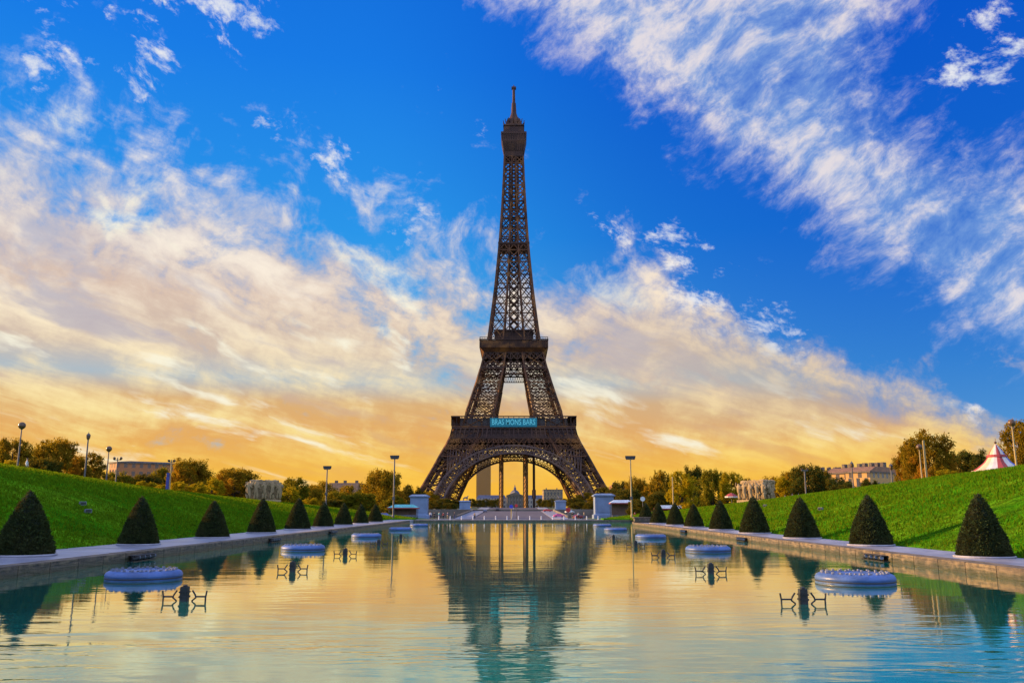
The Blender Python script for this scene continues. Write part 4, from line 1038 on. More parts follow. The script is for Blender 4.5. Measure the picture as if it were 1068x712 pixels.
# ------------------------------------------------------------------ lamps, masts, posts
M_POLE = mat('lamp_pole_metal', (0.10, 0.095, 0.10), 0.5, metal=0.3); M_GLOBE = mat('lamp_globe', (0.10, 0.055, 0.03), 0.3, var=0.15)
M_POLE2 = mat('ochre_pole', (0.34, 0.25, 0.11), 0.6, var=0.15)
def stand(px, base, top, X=None, Y=None):
    p = on_land(px, X, Y); ptop = at(px, top, p.y); return p, ptop.z - p.z
def globe_lamp(px, base, top, X, label, m=None, group='globe lamps on the banks'):
    p, h = stand(px, base, top, X); o = empty('street_lamp', p, label, 'street lamp', group); r = h * 0.062 + 0.05
    MB().lathe((0, 0), [(0.14, 0), (0.14, 0.5), (0.09, 0.6), (0.075, h * 0.6), (0.055, h - 2 * r)], 12).build('pole', m or M_POLE, o)
    MB().lathe((0, 0), [(0.10, h - 2.1 * r), (0.14, h - 1.95 * r), (0.07, h - 1.8 * r)], 12).build('collar', m or M_POLE, o)
    MB().ball((0, 0, h - r), r, 16, 10).build('globe', M_GLOBE, o, smooth=True); return o
globe_lamp(14.5, 487, 440, -51.5, 'tall globe lamp at the left end of the left bank crest')
globe_lamp(109, 502, 465, -51.0, 'shorter globe lamp right of the lantern lamp on the left bank')
globe_lamp(963.5, 501, 463, 49.5, 'ochre globe lamp beside a plain post on the right bank', M_POLE2)
globe_lamp(1064, 488, 437, 49.5, 'tall ochre globe lamp at the right edge beside the striped tent', M_POLE2)
def lantern_lamp(px, base, top, X, label):
    p, h = stand(px, base, top, X); o = empty('street_lamp', p, label, 'street lamp')
    MB().lathe((0, 0), [(0.16, 0), (0.16, 0.6), (0.10, 0.7), (0.085, h - 1.0)], 12).build('pole', M_POLE, o)
    MB().lathe((0, 0), [(0.10, h - 1.0), (0.24, h - 0.72), (0.26, h - 0.45)], 6).build('lantern', M_GLOBE, o)
    MB().lathe((0, 0), [(0.29, h - 0.45), (0.16, h - 0.28), (0.04, h - 0.18), (0.02, h)], 6).build('lantern_cap', M_POLE, o)
lantern_lamp(86, 497, 450, -51.2, 'lantern lamp with a pointed cap between the two globe lamps, left bank')
lantern_lamp(891, 512, 480, 49.5, 'small lantern lamp left of the long pale building on the right bank')
lantern_lamp(932, 505, 482, 49.8, 'short lantern lamp in front of the right end of the long pale building')
p, h = stand(968.5, 501, 459, 49.3); b = MB().box(-0.11, 0.11, -0.07, 0.07, 0, h)
tag(b.build('post', M_POLE2, None, loc=p, bevel=0.015), 'plain flat ochre post beside the globe lamp on the right bank', 'post')
p, h = stand(841, 518, 489, 49.5); o = empty('street_lamp', p, 'T topped lamp in front of the broad dark tree on the right bank', 'street lamp')
MB().lathe((0, 0), [(0.14, 0), (0.13, h - 0.3)], 10).build('pole', M_POLE, o); MB().box(-0.55, 0.55, -0.12, 0.12, h - 0.3, h - 0.12).build('arm', M_POLE, o)
for s in (-1, 1): MB().box(-0.17, 0.17, -0.16, 0.16, h - 0.12, h + 0.16).build('lamp_head', M_GLOBE, o, bevel=0.04).location.x = s * 0.45
def flood_mast(px, base, top, Y, label, w=1.0, m=None):
    p, h = stand(px, base, top, None, Y); o = empty('floodlight_mast', p, label, 'floodlight mast', 'floodlight masts')
    MB().lathe((0, 0), [(0.26, 0), (0.26, 0.8), (0.19, 1.0), (0.14, h - 0.5)], 12).build('pole', m or M_POLE, o)
    MB().box(-w, w, -0.10, 0.10, h - 0.75, h - 0.55).build('arm', M_POLE, o)
    for s in (-1, -0.33, 0.33, 1):
        q = MB().frustum((0, 0), -0.32, 0.32, 0.22, 0.30, 0.32, 0.22).build('floodlight', M_BLACK, o, bevel=0.04); q.location = (s * w * 0.85, 0, h - 0.25)
    MB().box(-0.25, 0.25, -0.2, 0.2, h * 0.30, h * 0.30 + 0.7).build('control_box', M_POLE, o, bevel=0.03)
flood_mast(340, 530, 486, 200, 'shorter floodlight mast behind the far cones on the left', 0.75)
flood_mast(410.5, 541, 475, 186, 'taller floodlight mast left of the tower beyond the end of the pool', 0.8)
flood_mast(658.5, 543, 475.5, 186, 'floodlight mast right of the tower beyond the end of the pool', 0.95, M_POLE2)
p, h = stand(702, 528, 497, None, 190); tag(MB().lathe((0, 0), [(0.16, 0), (0.12, h)], 10).build('post', M_POLE2, None, loc=p), 'thin round post in front of the yellow leaved tree on the right', 'post')
p, h = stand(176, 511, 479, -52.5); o = empty('sign_mast', p, 'pole with two lamp heads and a tall blue sign on the left bank', 'sign mast')
MB().lathe((0, 0), [(0.11, 0), (0.08, h)], 10).build('pole', M_POLE2, o); MB().box(-0.6, -0.14, -0.06, 0.06, 0.35, h * 0.62).build('sign_panel', mat('blue_sign', (0.05, 0.06, 0.28), 0.5), o, bevel=0.02)
MB().box(-0.45, 0.45, -0.06, 0.06, h - 0.4, h - 0.3).build('arm', M_POLE, o)
for s in (-1, 1): MB().box(-0.16, 0.16, -0.15, 0.15, -0.12, 0.16).build('lamp_head', M_BLACK, o, bevel=0.03).location = (s * 0.4, 0, h - 0.2)
p, h = stand(119, 503, 477, -53.5); o = empty('street_lamp', p, 'thin twin headed lamp at the left end of the red brown building', 'street lamp')
MB().lathe((0, 0), [(0.09, 0), (0.06, h)], 10).build('pole', M_POLE, o); MB().box(-0.5, 0.5, -0.05, 0.05, h - 0.35, h - 0.27).build('arm', M_POLE, o)
for s in (-1, 1): MB().ball((s * 0.45, 0, h - 0.1), 0.2, 10, 6).build('globe', M_GLOBE, o, smooth=True)

# ------------------------------------------------------------------ stone sculptures on the banks
def skin(name, pts, edges, radii, m, parent, levels=1):
    me = bpy.data.meshes.new(name); me.from_pydata(pts, edges, []); o = put(name, me, parent); me.materials.append(m)
    md = o.modifiers.new('skin', 'SKIN'); md.use_smooth_shade = True
    for k, r in enumerate(radii):
        me.skin_vertices[0].data[k].radius = (r, r) if not isinstance(r, tuple) else r
    me.skin_vertices[0].data[0].use_root = True
    s = o.modifiers.new('subsurf', 'SUBSURF'); s.levels = levels; s.render_levels = levels; return o
M_SCULP = mat('carved_stone', (0.30, 0.215, 0.115), 0.85, var=0.25, scale=0.7)
def sculpture(cx, left, right, top, base, Y, label, seed):
    p = on_land(cx, None, Y); zt_ = at(cx, top, Y).z; w = (right - left) * Y * 0.985 / FPX; h = zt_ - p.z
    o = empty('stone_sculpture', p, label, 'sculpture', 'pair of carved stone groups', rz=0.25 if cx < 500 else -0.95)
    MB().box(-w * 0.5, w * 0.5, -w * 0.36, w * 0.36, -0.6, h * 0.13).build('plinth', M_SCULP, o, bevel=0.05)
    # the block behind, hacked rough
    n = 26; bm = bmesh.new(); bmesh.ops.create_cube(bm, size=1.0); bmesh.ops.subdivide_edges(bm, edges=bm.edges[:], cuts=n, use_grid_fill=True)
    for v in bm.verts:
        x, y, z = v.co; d = mnoise.noise(Vector((x * 4 + seed, y * 4, z * 4))) * 0.07 + mnoise.noise(Vector((x * 10, y * 10 + seed, z * 8))) * 0.04
        nn = Vector((x if abs(x) > 0.49 else 0, y if abs(y) > 0.49 else 0, z if z > 0.49 else 0))
        if nn.length > 0: v.co += nn.normalized() * d
        v.co = Vector((v.co.x * w * 0.80, v.co.y * w * 0.50, (v.co.z + 0.5) * h * 0.84 + h * 0.12))
    me = bpy.data.meshes.new('block'); bm.to_mesh(me); bm.free(); me.materials.append(M_SCULP); put('block', me, o)
    # figures carved in high relief round it
    rn = random.Random(seed); k = h * 0.80 / 1.85
    spots_ = [(-0.42, -0.31, 0), (-0.21, -0.34, 0), (0.02, -0.35, 0), (0.24, -0.34, 0), (0.43, -0.30, 0), (-0.46, -0.08, -1.5), (-0.46, 0.14, -1.5), (0.46, -0.08, 1.5)]
    for fx, fy, fa in spots_:
        a1, a2, lean, st = rn.uniform(-0.3, 0.75), rn.uniform(-0.3, 0.75), rn.uniform(-0.1, 0.1), rn.uniform(0, 0.2)
        P = [(0, 0, 0.95), (lean * .5, 0, 1.22), (lean, 0, 1.46), (lean, -0.02, 1.60), (lean * 1.2, -0.05, 1.74), (0.12, -st, 0.5), (0.13, 0, 0.03), (-0.12, st * .5, 0.5), (-0.13, 0, 0.03),
             (0.24 + lean, 0, 1.42), (0.34 + lean, -0.1, 1.42 - 0.28 + a1 * 0.4), (0.22 + lean, -0.16, 1.40 + a1 * 0.62), (-0.24 + lean, 0, 1.42), (-0.34 + lean, -0.1, 1.42 - 0.28 + a2 * 0.4), (-0.2 + lean, -0.16, 1.40 + a2 * 0.62)]
        E = [(0, 1), (1, 2), (2, 3), (3, 4), (0, 5), (5, 6), (0, 7), (7, 8), (2, 9), (9, 10), (10, 11), (2, 12), (12, 13), (13, 14)]
        rr = [.20, .19, .19, .09, .13, .15, .11, .15, .11, .10, .075, .06, .10, .075, .06]
        f = skin('figure', P, E, rr, M_SCULP, o); f.location = (fx * w, fy * w, h * 0.13); f.scale = (k, k, k * rn.uniform(0.94, 1.03)); f.rotation_euler = (0, 0, fa + rn.uniform(-0.3, 0.3))
sculpture(275, 257, 292, 500, 527, 168, 'pale shaded block of carved stone figures on the left bank', 3)
sculpture(791, 773, 809, 500, 527, 168, 'carved stone figures catching golden light on the right bank', 8)

# ------------------------------------------------------------------ bridge pedestals
M_PED = mat('pedestal_stone', (0.17, 0.235, 0.37), 0.8, scale=0.35, var=0.14, bump=0.03)
def pedestal(cx, Y, w, top, label, horse=False):
    X = at(cx, 530, Y).x; g = float(axis_z(Y)) - 0.05; h = at(cx, top, Y).z - g
    o = empty('bridge_pedestal', (X, Y, g), label, 'pedestal', 'stone pedestals at the bridge ends')
    b = MB(); b.box(-w * 0.58, w * 0.58, -w * 0.58, w * 0.58, 0, h * 0.17); b.frustum((0, 0), h * 0.17, h * 0.20, w * 0.58, w * 0.58, w * 0.5, w * 0.5); b.build('base', M_PED, o)
    MB().box(-w * 0.5, w * 0.5, -w * 0.5, w * 0.5, h * 0.2, h * 0.86).build('shaft', M_PED, o)
    MB().frustum((0, 0), h * 0.86, h * 0.90, w * 0.5, w * 0.5, w * 0.58, w * 0.58).box(-w * 0.58, w * 0.58, -w * 0.58, w * 0.58, h * 0.90, h * 0.94).frustum((0, 0), h * 0.94, h, w * 0.56, w * 0.56, w * 0.4, w * 0.4).build('cornice', M_PED, o)
    MB().box(-w * 0.36, w * 0.36, -w * 0.52, -w * 0.5, h * 0.28, h * 0.78).build('panel', M_PED, o)
    return Vector((X, Y, g + h)), w
P1 = pedestal(437.3, 310, 5.9, 515.5, 'large blue grey bridge pedestal left of the tower')
P2 = pedestal(629.5, 310, 6.6, 514.5, 'large blue grey bridge pedestal right of the tower')
P3 = pedestal(485, 465, 5.6, 521.8, 'smaller far bridge pedestal in front of the left tower leg')
P4 = pedestal(584.5, 465, 5.6, 521.5, 'smaller far bridge pedestal in front of the right tower leg')
M_BRONZE = mat('dark_statue_stone', (0.10, 0.10, 0.11), 0.7, var=0.25, scale=1.5)
def horse_group(at_, label, flip):
    o = empty('horse_statue', at_, label, 'statue', 'horse tamers on the far pedestals', rz=flip)
    pts = [(0, 0, 1.55), (0.7, 0, 1.6), (1.0, 0, 1.75), (1.35, 0, 2.3), (1.55, 0, 2.55), (1.95, 0, 2.3), (-0.6, 0, 1.6), (-0.95, 0, 1.35),
           (0.85, 0.22, 1.2), (0.95, 0.22, 0.65), (0.85, 0.22, 0.05), (0.9, -0.22, 1.25), (1.35, -0.22, 1.1), (1.25, -0.22, 0.6),
           (-0.75, 0.22, 1.15), (-0.95, 0.22, 0.65), (-0.85, 0.22, 0.05), (-0.65, -0.22, 1.15), (-0.85, -0.22, 0.65), (-0.7, -0.22, 0.05), (-1.2, 0, 0.7)]
    ed = [(0, 1), (1, 2), (2, 3), (3, 4), (4, 5), (0, 6), (6, 7), (1, 8), (8, 9), (9, 10), (1, 11), (11, 12), (12, 13), (6, 14), (14, 15), (15, 16), (6, 17), (17, 18), (18, 19), (7, 20)]
    rd = [.42, .42, .36, .24, .2, .13, .44, .26, .2, .11, .12, .2, .12, .1, .24, .12, .12, .24, .12, .12, .1]
    skin('horse', pts, ed, rd, M_BRONZE, o)
    hp = [(1.3, -0.7, 1.0), (1.3, -0.7, 1.35), (1.3, -0.7, 1.6), (1.3, -0.7, 1.85), (1.3, -0.52, 0.55), (1.35, -0.5, 0.05), (1.3, -0.85, 0.55), (1.25, -0.88, 0.05), (1.3, -0.45, 1.5), (1.35, -0.25, 1.8), (1.3, -0.95, 1.45), (1.3, -1.0, 1.1)]
    skin('tamer', hp, [(0, 1), (1, 2), (2, 3), (0, 4), (4, 5), (0, 6), (6, 7), (2, 8), (8, 9), (2, 10), (10, 11)], [.17, .18, .12, .13, .1, .07, .1, .07, .08, .06, .08, .06], M_BRONZE, o)
    MB().box(-1.7, 1.9, -1.2, 0.6, -0.05, 0.08).build('statue_base', M_BRONZE, o)
horse_group(P3[0], 'dark statue of a horse and its tamer on the far left pedestal', 0.3)
horse_group(P4[0], 'dark statue of a horse and its tamer on the far right pedestal', math.pi - 0.3)

# ------------------------------------------------------------------ far buildings
M_SLATE = mat('slate_roof', (0.07, 0.075, 0.12), 0.6, var=0.2, scale=0.3)
M_ZINC = mat('warm_roof', (0.24, 0.12, 0.06), 0.7, var=0.25, scale=0.4)
F_TOWER = facade_mat('office_tower_glass', (0.34, 0.155, 0.030), (0.26, 0.115, 0.024), 2.2, 3.6)
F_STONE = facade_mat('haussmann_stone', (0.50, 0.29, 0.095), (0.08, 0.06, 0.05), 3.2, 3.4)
F_BRICK = facade_mat('red_brown_wall', (0.42, 0.17, 0.06), (0.12, 0.07, 0.05), 3.0, 3.2)
F_PALE = facade_mat('pale_modern_wall', (0.26, 0.19, 0.11), (0.12, 0.10, 0.08), 4.0, 4.0)
F_MIL = facade_mat('academy_stone', (0.34, 0.29, 0.24), (0.05, 0.05, 0.07), 5.0, 7.0)
def tower_block(px0, px1, top, Y, label):
    a, c = at(px0, 520, Y), at(px1, 520, Y); h = at((px0 + px1) / 2, top, Y).z - 3; w = (c.x - a.x) / 2
    o = empty('office_tower', ((a.x + c.x) / 2, Y, 3), label, 'office tower')
    w *= 0.96
    b = MB(); n = 16; pr = []                                          # gently bowed long sides
    for s in (-1, 1):
        for k in range(n + 1): t = -1 + 2 * k / n; pr.append((s * -t * w * 1.0, s * (15 + 4 * (1 - t * t))))
    m = len(pr); b.add([(x, y, 0) for x, y in pr] + [(x, y, h) for x, y in pr], [tuple(reversed(range(m))), tuple(range(m, 2 * m))] + [(i, (i + 1) % m, m + (i + 1) % m, m + i) for i in range(m)])
    b.build('wall', F_TOWER, o)
    MB().box(-w * 0.7, w * 0.7, -9, 9, h, h + 5).build('plant_room', M_SLATE, o)
    MB().box(-w * 1.6, w * 1.6, -30, 30, 0, 14).build('podium', F_PALE, o)
tower_block(496.5, 512, 483 - 9, 3300, 'tall brown office tower slab seen under the tower arch')
def building(px0, px1, top, Y, wall, label, roof=0.25, depth=12, name='building', cat='building', chim=4, dome=False, base=None, rz=0.0, group=None):
    a, c = at(px0, 520, Y), at(px1, 520, Y); X = (a.x + c.x) / 2; g = (lz(X, Y) if base is None else base) - 1.0
    h = at((px0 + px1) / 2, top, Y).z - g; w = (c.x - a.x) / 2
    o = empty(name, (X, Y + depth, g), label, cat, group, rz=rz)
    hw = h * (1 - roof)
    MB().box(-w, w, -depth, depth, 0, hw).build('wall', wall, o)
    MB().box(-w - 0.4, w + 0.4, -depth - 0.4, depth + 0.4, hw, hw + h * 0.025).build('cornice', M_STONE, o)
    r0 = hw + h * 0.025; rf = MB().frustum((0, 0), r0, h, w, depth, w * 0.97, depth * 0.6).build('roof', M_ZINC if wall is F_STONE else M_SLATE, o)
    rn = random.Random(int(px0))
    for k in range(chim):
        x = -w + 2 * w * (k + 0.5 + rn.uniform(-.2, .2)) / chim; MB().box(x - w * 0.025 - 0.4, x + w * 0.025 + 0.4, -1.2, 1.2, h - 0.3, h * 1.09).build('chimney', M_STONE, rf)
    # window bays stand as reliefs on the near face
    nb = max(3, min(12, int(w / 2.2)))
    for r_ in range(3):
        for k in range(nb):
            x = -w + 2 * w * (k + 0.5) / nb; z0 = hw * (0.12 + 0.29 * r_)
            wd = MB().box(x - w / nb * 0.34, x + w / nb * 0.34, -depth - 0.16, -depth - 0.02, z0, z0 + hw * 0.19).build('window', M_STONE, o)
            MB().box(x - w / nb * 0.24, x + w / nb * 0.24, -depth - 0.19, -depth - 0.165, z0 + hw * 0.015, z0 + hw * 0.175).build('pane', M_PANE, wd)
    return o, h
M_PANE = mat('window_glass', (0.03, 0.035, 0.05), 0.15, var=0.2, spec=0.7)
building(122, 146, 480, 330, F_BRICK, 'red brown flat topped building on the skyline at the left', roof=0.04, chim=0, rz=-0.8)
building(146, 164, 482.5, 345, F_BRICK, 'lower red brown wing right of the flat topped building', roof=0.05, chim=0, rz=-0.8)
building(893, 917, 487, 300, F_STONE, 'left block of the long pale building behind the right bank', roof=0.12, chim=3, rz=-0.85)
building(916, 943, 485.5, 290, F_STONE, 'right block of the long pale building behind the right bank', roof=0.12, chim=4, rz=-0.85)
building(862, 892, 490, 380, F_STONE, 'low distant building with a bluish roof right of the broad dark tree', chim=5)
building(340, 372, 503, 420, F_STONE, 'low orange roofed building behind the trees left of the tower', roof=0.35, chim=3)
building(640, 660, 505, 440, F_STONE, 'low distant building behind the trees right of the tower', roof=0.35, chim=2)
building(567, 587, 510, 1250, F_PALE, 'pale flat modern block under the right side of the arch', roof=0.03, chim=2, depth=30, base=3.2)
# the academy at the end of the park: two long wings and a domed pavilion
ac = empty('academy_building', (at(537, 520, 1450).x, 1450, 2.5), 'long slate roofed academy with a central dome, seen under the tower arch', 'building')
S = 1450 * 0.985 / FPX
def acx(px): return (px - 537) * S
hz = at(537, 519.5, 1450).z - 2.5; hr = at(537, 516, 1450).z - 2.5
for a, c in ((497, 528), (546, 577)):
    wg = MB().box(acx(a), acx(c), 0, 30, 0, hz).build('wing', F_MIL, ac); MB().frustum((acx((a + c) / 2), 15), hz, hr, (acx(c) - acx(a)) / 2, 15, (acx(c) - acx(a)) / 2 - 3, 7).build('roof', M_SLATE, ac)
h2 = at(537, 516.5, 1450).z - 2.5
MB().box(acx(528), acx(546), -6, 30, 0, h2).build('pavilion', F_MIL, ac)
for k in range(6): MB().lathe((acx(529.5 + k * 3), -7.5), [(1.3, 0), (1.1, h2 * 0.9), (1.5, h2 * 0.94)], 12).build('column', M_STONE, ac)
MB().add([(acx(527.5), -9, h2), (acx(546.5), -9, h2), (acx(537), -9, h2 + 5), (acx(527.5), -5.9, h2), (acx(546.5), -5.9, h2), (acx(537), -5.9, h2 + 5)], [(0, 1, 2), (5, 4, 3), (0, 3, 4, 1), (1, 4, 5, 2), (2, 5, 3, 0)]).build('pediment', M_STONE, ac)
ht = at(537, 510.5, 1450).z - 2.5
dm = MB(); prof = [(acx(542.5), h2), (acx(542.3), h2 + (ht - h2) * 0.3), (acx(541.2), h2 + (ht - h2) * 0.65), (acx(539.6), h2 + (ht - h2) * 0.9), (acx(538.3), ht)]
dm.lathe((0, 12), prof, 4).build('dome', M_SLATE, ac)
MB().lathe((0, 12), [(2.2, ht), (2.2, ht + 3), (1.0, ht + 5), (0.3, ht + 9)], 8).build('spire', M_SLATE, ac)

# ------------------------------------------------------------------ striped tent on the right bank
p = on_land(1044.5, None, 93.0); tb = at(1044.5, 491, 93).z; tt = at(1044.5, 462.5, 93).z; g = p.z
tent = empty('striped_tent', p, 'small circus like tent with pink white and blue stripes and a red band', 'tent')
def strip_mat(name, col): return mat(name, col, 0.75, var=0.08, scale=1.0)
TC = [strip_mat('tent_red', (0.30, 0.045, 0.05)), strip_mat('tent_white', (0.55, 0.50, 0.48)), strip_mat('tent_blue', (0.07, 0.12, 0.42)), strip_mat('tent_cream', (0.55, 0.42, 0.28))]
hh = tt - g; zb_ = tb - g; rb = 24.5 * 93 / FPX * 1.0
prof = [(rb * 1.1, zb_ - 0.2), (rb * 0.78, zb_ + 0.34), (rb * 0.52, zb_ + 0.9), (rb * 0.34, zb_ + 1.55), (rb * 0.24, zb_ + 2.1), (rb * 0.10, hh - 0.3), (0.02, hh)]
n = 12
for part, nm in ((0, 'canvas_red'), (1, 'canvas_white'), (2, 'canvas_blue'), (3, 'canvas_cream')):
    b = MB()
    for i in range(n):
        if [2, 1, 0, 1, 2, 0, 3, 1, 0, 1, 2, 1][i] != part: continue
        for (r0, z0), (r1, z1) in zip(prof[:-1], prof[1:]):
            vs = []
            for r, z in ((r0, z0), (r1, z1)):
                for t in (0, 0.5, 1): a = 2 * math.pi * (i + t) / n; vs.append((r * (1.03 if t == 0.5 else 1) * math.cos(a), r * (1.03 if t == 0.5 else 1) * math.sin(a), z))
            b.add(vs, [(0, 1, 4, 3), (1, 2, 5, 4)])
    b.build(nm, TC[part], tent)
MB().lathe((0, 0), [(rb * 0.37, zb_ + 1.45), (rb * 0.40, zb_ + 1.5), (rb * 0.37, zb_ + 1.72), (rb * 0.30, zb_ + 1.75)], 24).build('red_band', TC[0], tent)
MB().lathe((0, 0), [(rb * 1.02, 0), (rb * 1.02, zb_ + 0.02)], 24, cap=False).build('side_cloth', TC[1], tent)
MB().ball((0, 0, hh + 0.12), 0.14).lathe((0, 0), [(0.03, hh + 0.2), (0.015, hh + 0.6)], 6).build('finial', M_GLOBE, tent)

# ------------------------------------------------------------------ traffic, kiosks, signs and people on the far square
def car_mesh(name, loc, col, label, rz):
    o = empty('parked_car', loc, label, 'car', 'cars on the square', rz)
    pr = [(-2.1, 0.35), (-2.15, 0.75), (-1.95, 0.95), (-1.5, 1.0), (-0.9, 1.42), (0.55, 1.45), (1.15, 1.0), (1.95, 0.88), (2.15, 0.65), (2.12, 0.35)]
    b = MB(); m = len(pr)
    b.add([(x, -0.86 if z < 1.1 else -0.66, z) for x, z in pr] + [(x, 0.86 if z < 1.1 else 0.66, z) for x, z in pr], [tuple(range(m)), tuple(reversed(range(m, 2 * m)))] + [(i, m + i, m + (i + 1) % m, (i + 1) % m) for i in range(m)])
    b.build('body', mat('car_paint_' + name, col, 0.3, var=0.05, spec=0.6), o, bevel=0.05)
    for s in (-1, 1):
        MB().add([(-1.35, s * 0.82, 1.04), (1.0, s * 0.82, 1.04), (0.5, s * 0.70, 1.38), (-0.85, s * 0.70, 1.38)], [(0, 1, 2, 3)]).build('window', M_PANE, o)
        for x in (-1.3, 1.35):
            wq_ = MB().tube([(x, s * 0.68, 0.32), (x, s * 0.88, 0.32)], 0.32, 16).build('wheel', M_BLACK, o)
            MB().tube([(x, s * 0.875, 0.32), (x, s * 0.895, 0.32)], 0.18, 12).build('rim', M_NOZ, wq_)
        MB().box(2.08, 2.15, s * 0.62 - 0.14, s * 0.62 + 0.14, 0.62, 0.76).build('headlight', M_GLOBE, o)
def sq(px, py=None, Y=None):
    X = at(px, 530, Y).x; return Vector((X, Y, float(axis_z(Y)) + 0.05))
car_mesh('pink', sq(583, Y=330) , (0.55, 0.10, 0.26), 'pinkish red car on the bridge road right of the middle', 0.2)
car_mesh('red', sq(571, Y=430), (0.45, 0.03, 0.02), 'red car further along the bridge road', 0.1)
car_mesh('white', sq(594, Y=400), (0.6, 0.6, 0.6), 'white car near the far right pedestal', 0.4)
car_mesh('blue', sq(401, Y=205), (0.06, 0.10, 0.42), 'dark blue car at the foot of the taller left floodlight mast', 0.15)
car_mesh('grey', sq(506, Y=420), (0.08, 0.10, 0.16), 'dark blue grey car on the bridge road left of the middle', math.pi / 2)
car_mesh('black', sq(519, Y=450), (0.02, 0.02, 0.025), 'black car behind the dark blue grey car on the bridge', math.pi / 2)
car_mesh('maroon', sq(603, Y=300), (0.20, 0.02, 0.03), 'dark red car in front of the right tower leg', 0.5)
def kiosk(px, Y, w, h, col, label, stripes=False):
    o = empty('kiosk', sq(px, Y=Y), label, 'kiosk', 'kiosks beside the pool end')
    for x in (-w, w):
        for y in (-1.6, 1.6): MB().box(x - 0.08, x + 0.08, y - 0.08, y + 0.08, 0, h).build('post', M_POLE, o)
    MB().box(-w * 0.92, w * 0.92, -1.4, 1.4, 0, 1.1).build('counter', mat('kiosk_front', (0.10, 0.10, 0.14), 0.5), o, bevel=0.03)
    MB().frustum((0, 0), h, h + 0.8, w * 1.12, 2.0, w * 0.7, 0.5).build('roof', mat('kiosk_roof_' + ('a' if px < 500 else 'b'), col, 0.5), o)
    MB().box(-w * 1.12, w * 1.12, -2.02, 2.02, h - 0.3, h).build('valance', mat('kiosk_red', (0.30, 0.05, 0.05), 0.6), o)
    MB().box(-w * 0.9, w * 0.9, 1.2, 1.3, 1.1, h - 0.3).build('back_wall', mat('kiosk_back', (0.16, 0.09, 0.06), 0.7), o)
kiosk(421, 230, 3.6, 3.0, (0.10, 0.40, 0.42), 'low kiosk with a turquoise roof left of the left pedestal')
kiosk(648, 250, 3.0, 4.6, (0.45, 0.52, 0.60), 'kiosk with a pale blue roof right of the right pedestal')
kiosk(700, 215, 3.6, 2.6, (0.08, 0.26, 0.32), 'low teal roofed kiosk behind the last cones of the right row')
def sign(px, top, Y, col, label, r=0.55, pole=None):
    l = sq(px, Y=Y); h = at(px, top, Y).z - l.z; o = empty('traffic_sign', l, label, 'traffic sign', 'round signs on the square')
    MB().lathe((0, 0), [(0.07, 0), (0.06, h)], 8).build('pole', pole or M_POLE, o)
    MB().tube([(0, -0.08, h), (0, -0.13, h)], r, 20).build('disc', mat('sign_' + col[0], col[1], 0.4, var=0.04), o)
sign(533.2, 528, 212, ('blue', (0.03, 0.05, 0.50)), 'round blue sign on a yellow pole in the middle of the square', 0.45, mat('yellow_pole', (0.60, 0.42, 0.06), 0.5))
sign(538.5, 527, 214, ('red', (0.55, 0.03, 0.03)), 'round red sign just right of the blue sign', 0.40)
sign(592.5, 531.5, 214, ('deep_red', (0.42, 0.02, 0.02)), 'round dark red sign in front of the far right pedestal', 0.6)
sign(670.5, 520, 188, ('pale', (0.60, 0.60, 0.66)), 'pale round sign at the right end of the pool', 0.5)
bo = None
for k in range(15):
    x = -16.0 + k * 2.36
    if bo is None: bo = MB().lathe((0, 0), [(0.11, 0), (0.10, 0.55), (0.12, 0.6), (0.07, 0.72), (0.02, 0.75)], 10).build('bollard', mat('white_bollard', (0.62, 0.62, 0.66), 0.5)); c = bo
    else: c = bo.copy(); COL.objects.link(c)
    c.location = (x, 180.2, 0.42)
    tag(c, f'small pale bollard on the far pool edge, {ORD[k] if k else "first"} from the left', 'bollard', 'bollards along the far edge of the pool')
# verge wall the bollards stand on
structure(MB().box(-21, 18, 177.8, 184.2, -0.3, 0.42).build('far_edge_paving', M_PAVE))

